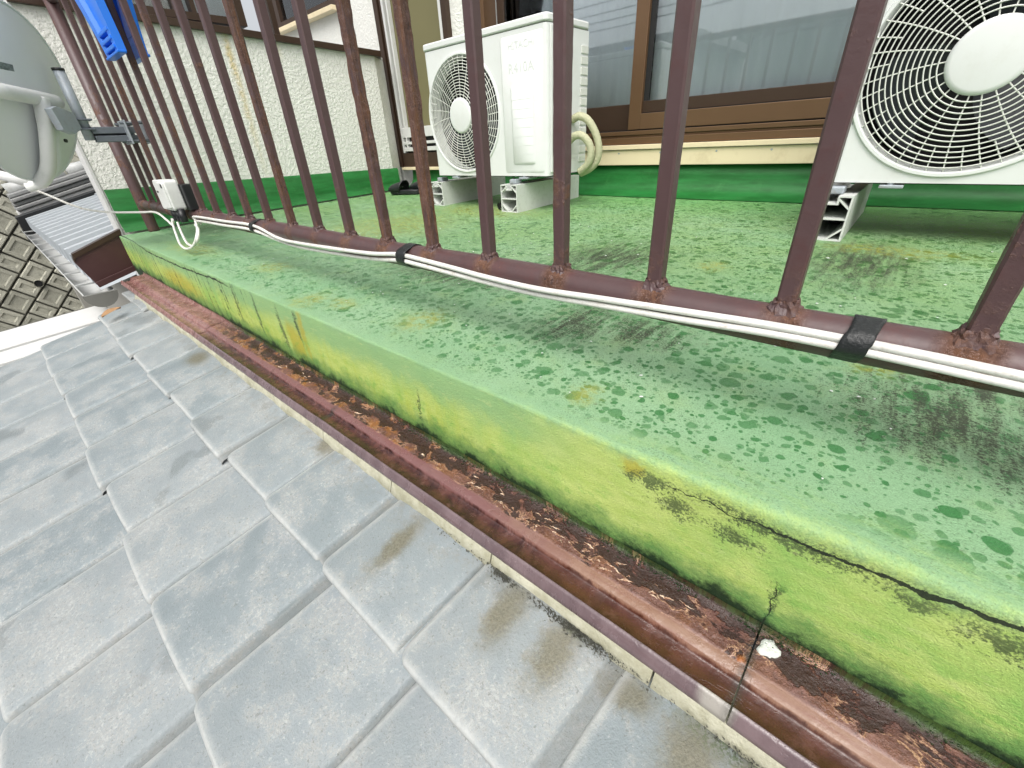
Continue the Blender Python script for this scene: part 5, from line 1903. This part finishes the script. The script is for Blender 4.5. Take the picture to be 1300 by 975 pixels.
def blk_mesh(la, lb):
    """la: along A (down-right), lb: along B; panel recessed"""
    b_ = B()
    g_ = 0.011
    for ins, d in ((0.0, -0.12), (0.0, -0.012), (0.010, 0.0), (0.045, 0.0), (0.060, -0.016)):
        a0, a1, b0, b1 = g_ + ins, la - g_ - ins, g_ + ins, lb - g_ - ins
        for aa, bb_ in ((a0, b0), (a1, b0), (a1, b1), (a0, b1)):
            y, z = (aa + bb_) * 0.7071, (bb_ - aa) * 0.7071
            b_.v.append((d, y, z))
    for r_ in range(4):
        for k in range(4):
            k2 = (k + 1) % 4
            b_.f.append([r_ * 4 + k, r_ * 4 + k2, (r_ + 1) * 4 + k2, (r_ + 1) * 4 + k])
    b_.f.append([16, 17, 18, 19])
    return b_.mesh('block')


CA, SA_, SB = 0.262, 0.285, 0.195
bmA, bmB = blk_mesh(CA, SA_), blk_mesh(CA, SB)
rr = random.Random(9)
cnt = 0
for ca in range(-9, 10):
    b0 = -3.0 + (0.24 if ca % 2 else 0.0)
    k = 0
    while b0 < 3.0:
        ln, mm = ((SA_, bmA), (SB, bmB))[k % 2]
        aa = ca * CA
        y, z = (aa + b0) * 0.7071 + 0.0, (b0 - aa) * 0.7071
        yy_, zz_ = 0.3 + y, -0.6 + z
        if -1.1 < yy_ < 1.9 and -1.9 < zz_ < 0.35 and cnt < 290:
            o = link('block', mm, 'block', rt)
            o.location = (rr.uniform(-0.012, 0.012), y, z)
            cnt += 1
        b0 += ln
        k += 1
B().box(-0.35, -0.06, -4.0, 5.0, -2.8, 1.15).obj('mortar_backing', 'joint', rt)
wp = B().tube([(-0.02, 0.0, 0.0), (0.045, 0.0, 0.0)], [0.05, 0.05], 14, False).obj('weep_pipe', 'block', rt)
wp.location = (0.0, -0.27, -0.55)
b_ = B().tube([(0.0, 0, 0), (0.03, 0, 0)], 0.04, 12).obj('bore', 'black', wp)
# dark building above the retaining wall
db = thing('far_shed', 'dark building standing above the block retaining wall', 'building', (-11.5, 2.0, 0.5))
o = B().box(-1.8, 1.6, -1.2, 2.5, -0.2, 0.62).obj('wall', 'bronze_dk', db)
b_ = B().box(-2.0, 1.9, -1.4, 2.7, 0.62, 0.74)
b_.obj('roof', 'ridge', db)

# ------------------------------------------------------------------ behind the camera: what the window mirrors, plus a house added to block sky
nb = thing('neighbour_house', 'pale grey house across the lane mirrored in the window', 'house', (-10, -8.6, -3.4))
B().box(-7, 4.8, -4, 0.55, 0, 5.55).obj('wall', 'greywall', nb)
B().box(-7.3, 5.1, -4.3, 0.85, 5.55, 5.74).obj('roof', 'ridge', nb)
blocker_house = thing('neighbour_house', 'long cream house farther right behind the viewer, added to block low sky light', 'house', (3.5, -9.6, -3.4))  # unseen house added to keep low sky light from under the air conditioner
B().box(-7.5, 9.5, -4, 0.55, 0, 5.5).obj('wall', 'greywall', blocker_house)
B().box(-7.8, 9.8, -4.3, 0.85, 5.5, 5.70).obj('roof', 'ridge', blocker_house)
for z, lab in ((2.58, 'lowest'), (2.74, 'second lowest'), (2.9, 'second highest'), (3.1, 'highest')):
    o = B().tube(catmull([(-24, -7.2, z + 0.5), (-10, -7.2, z), (4, -7.2, z + 0.15), (16, -7.2, z + 0.8)], 8), 0.012, 6).obj('overhead_wire', 'wire', smooth=True)
    tag(o, lab + ' of four overhead wires strung across the lane', 'wire', 'overhead wires across the lane')
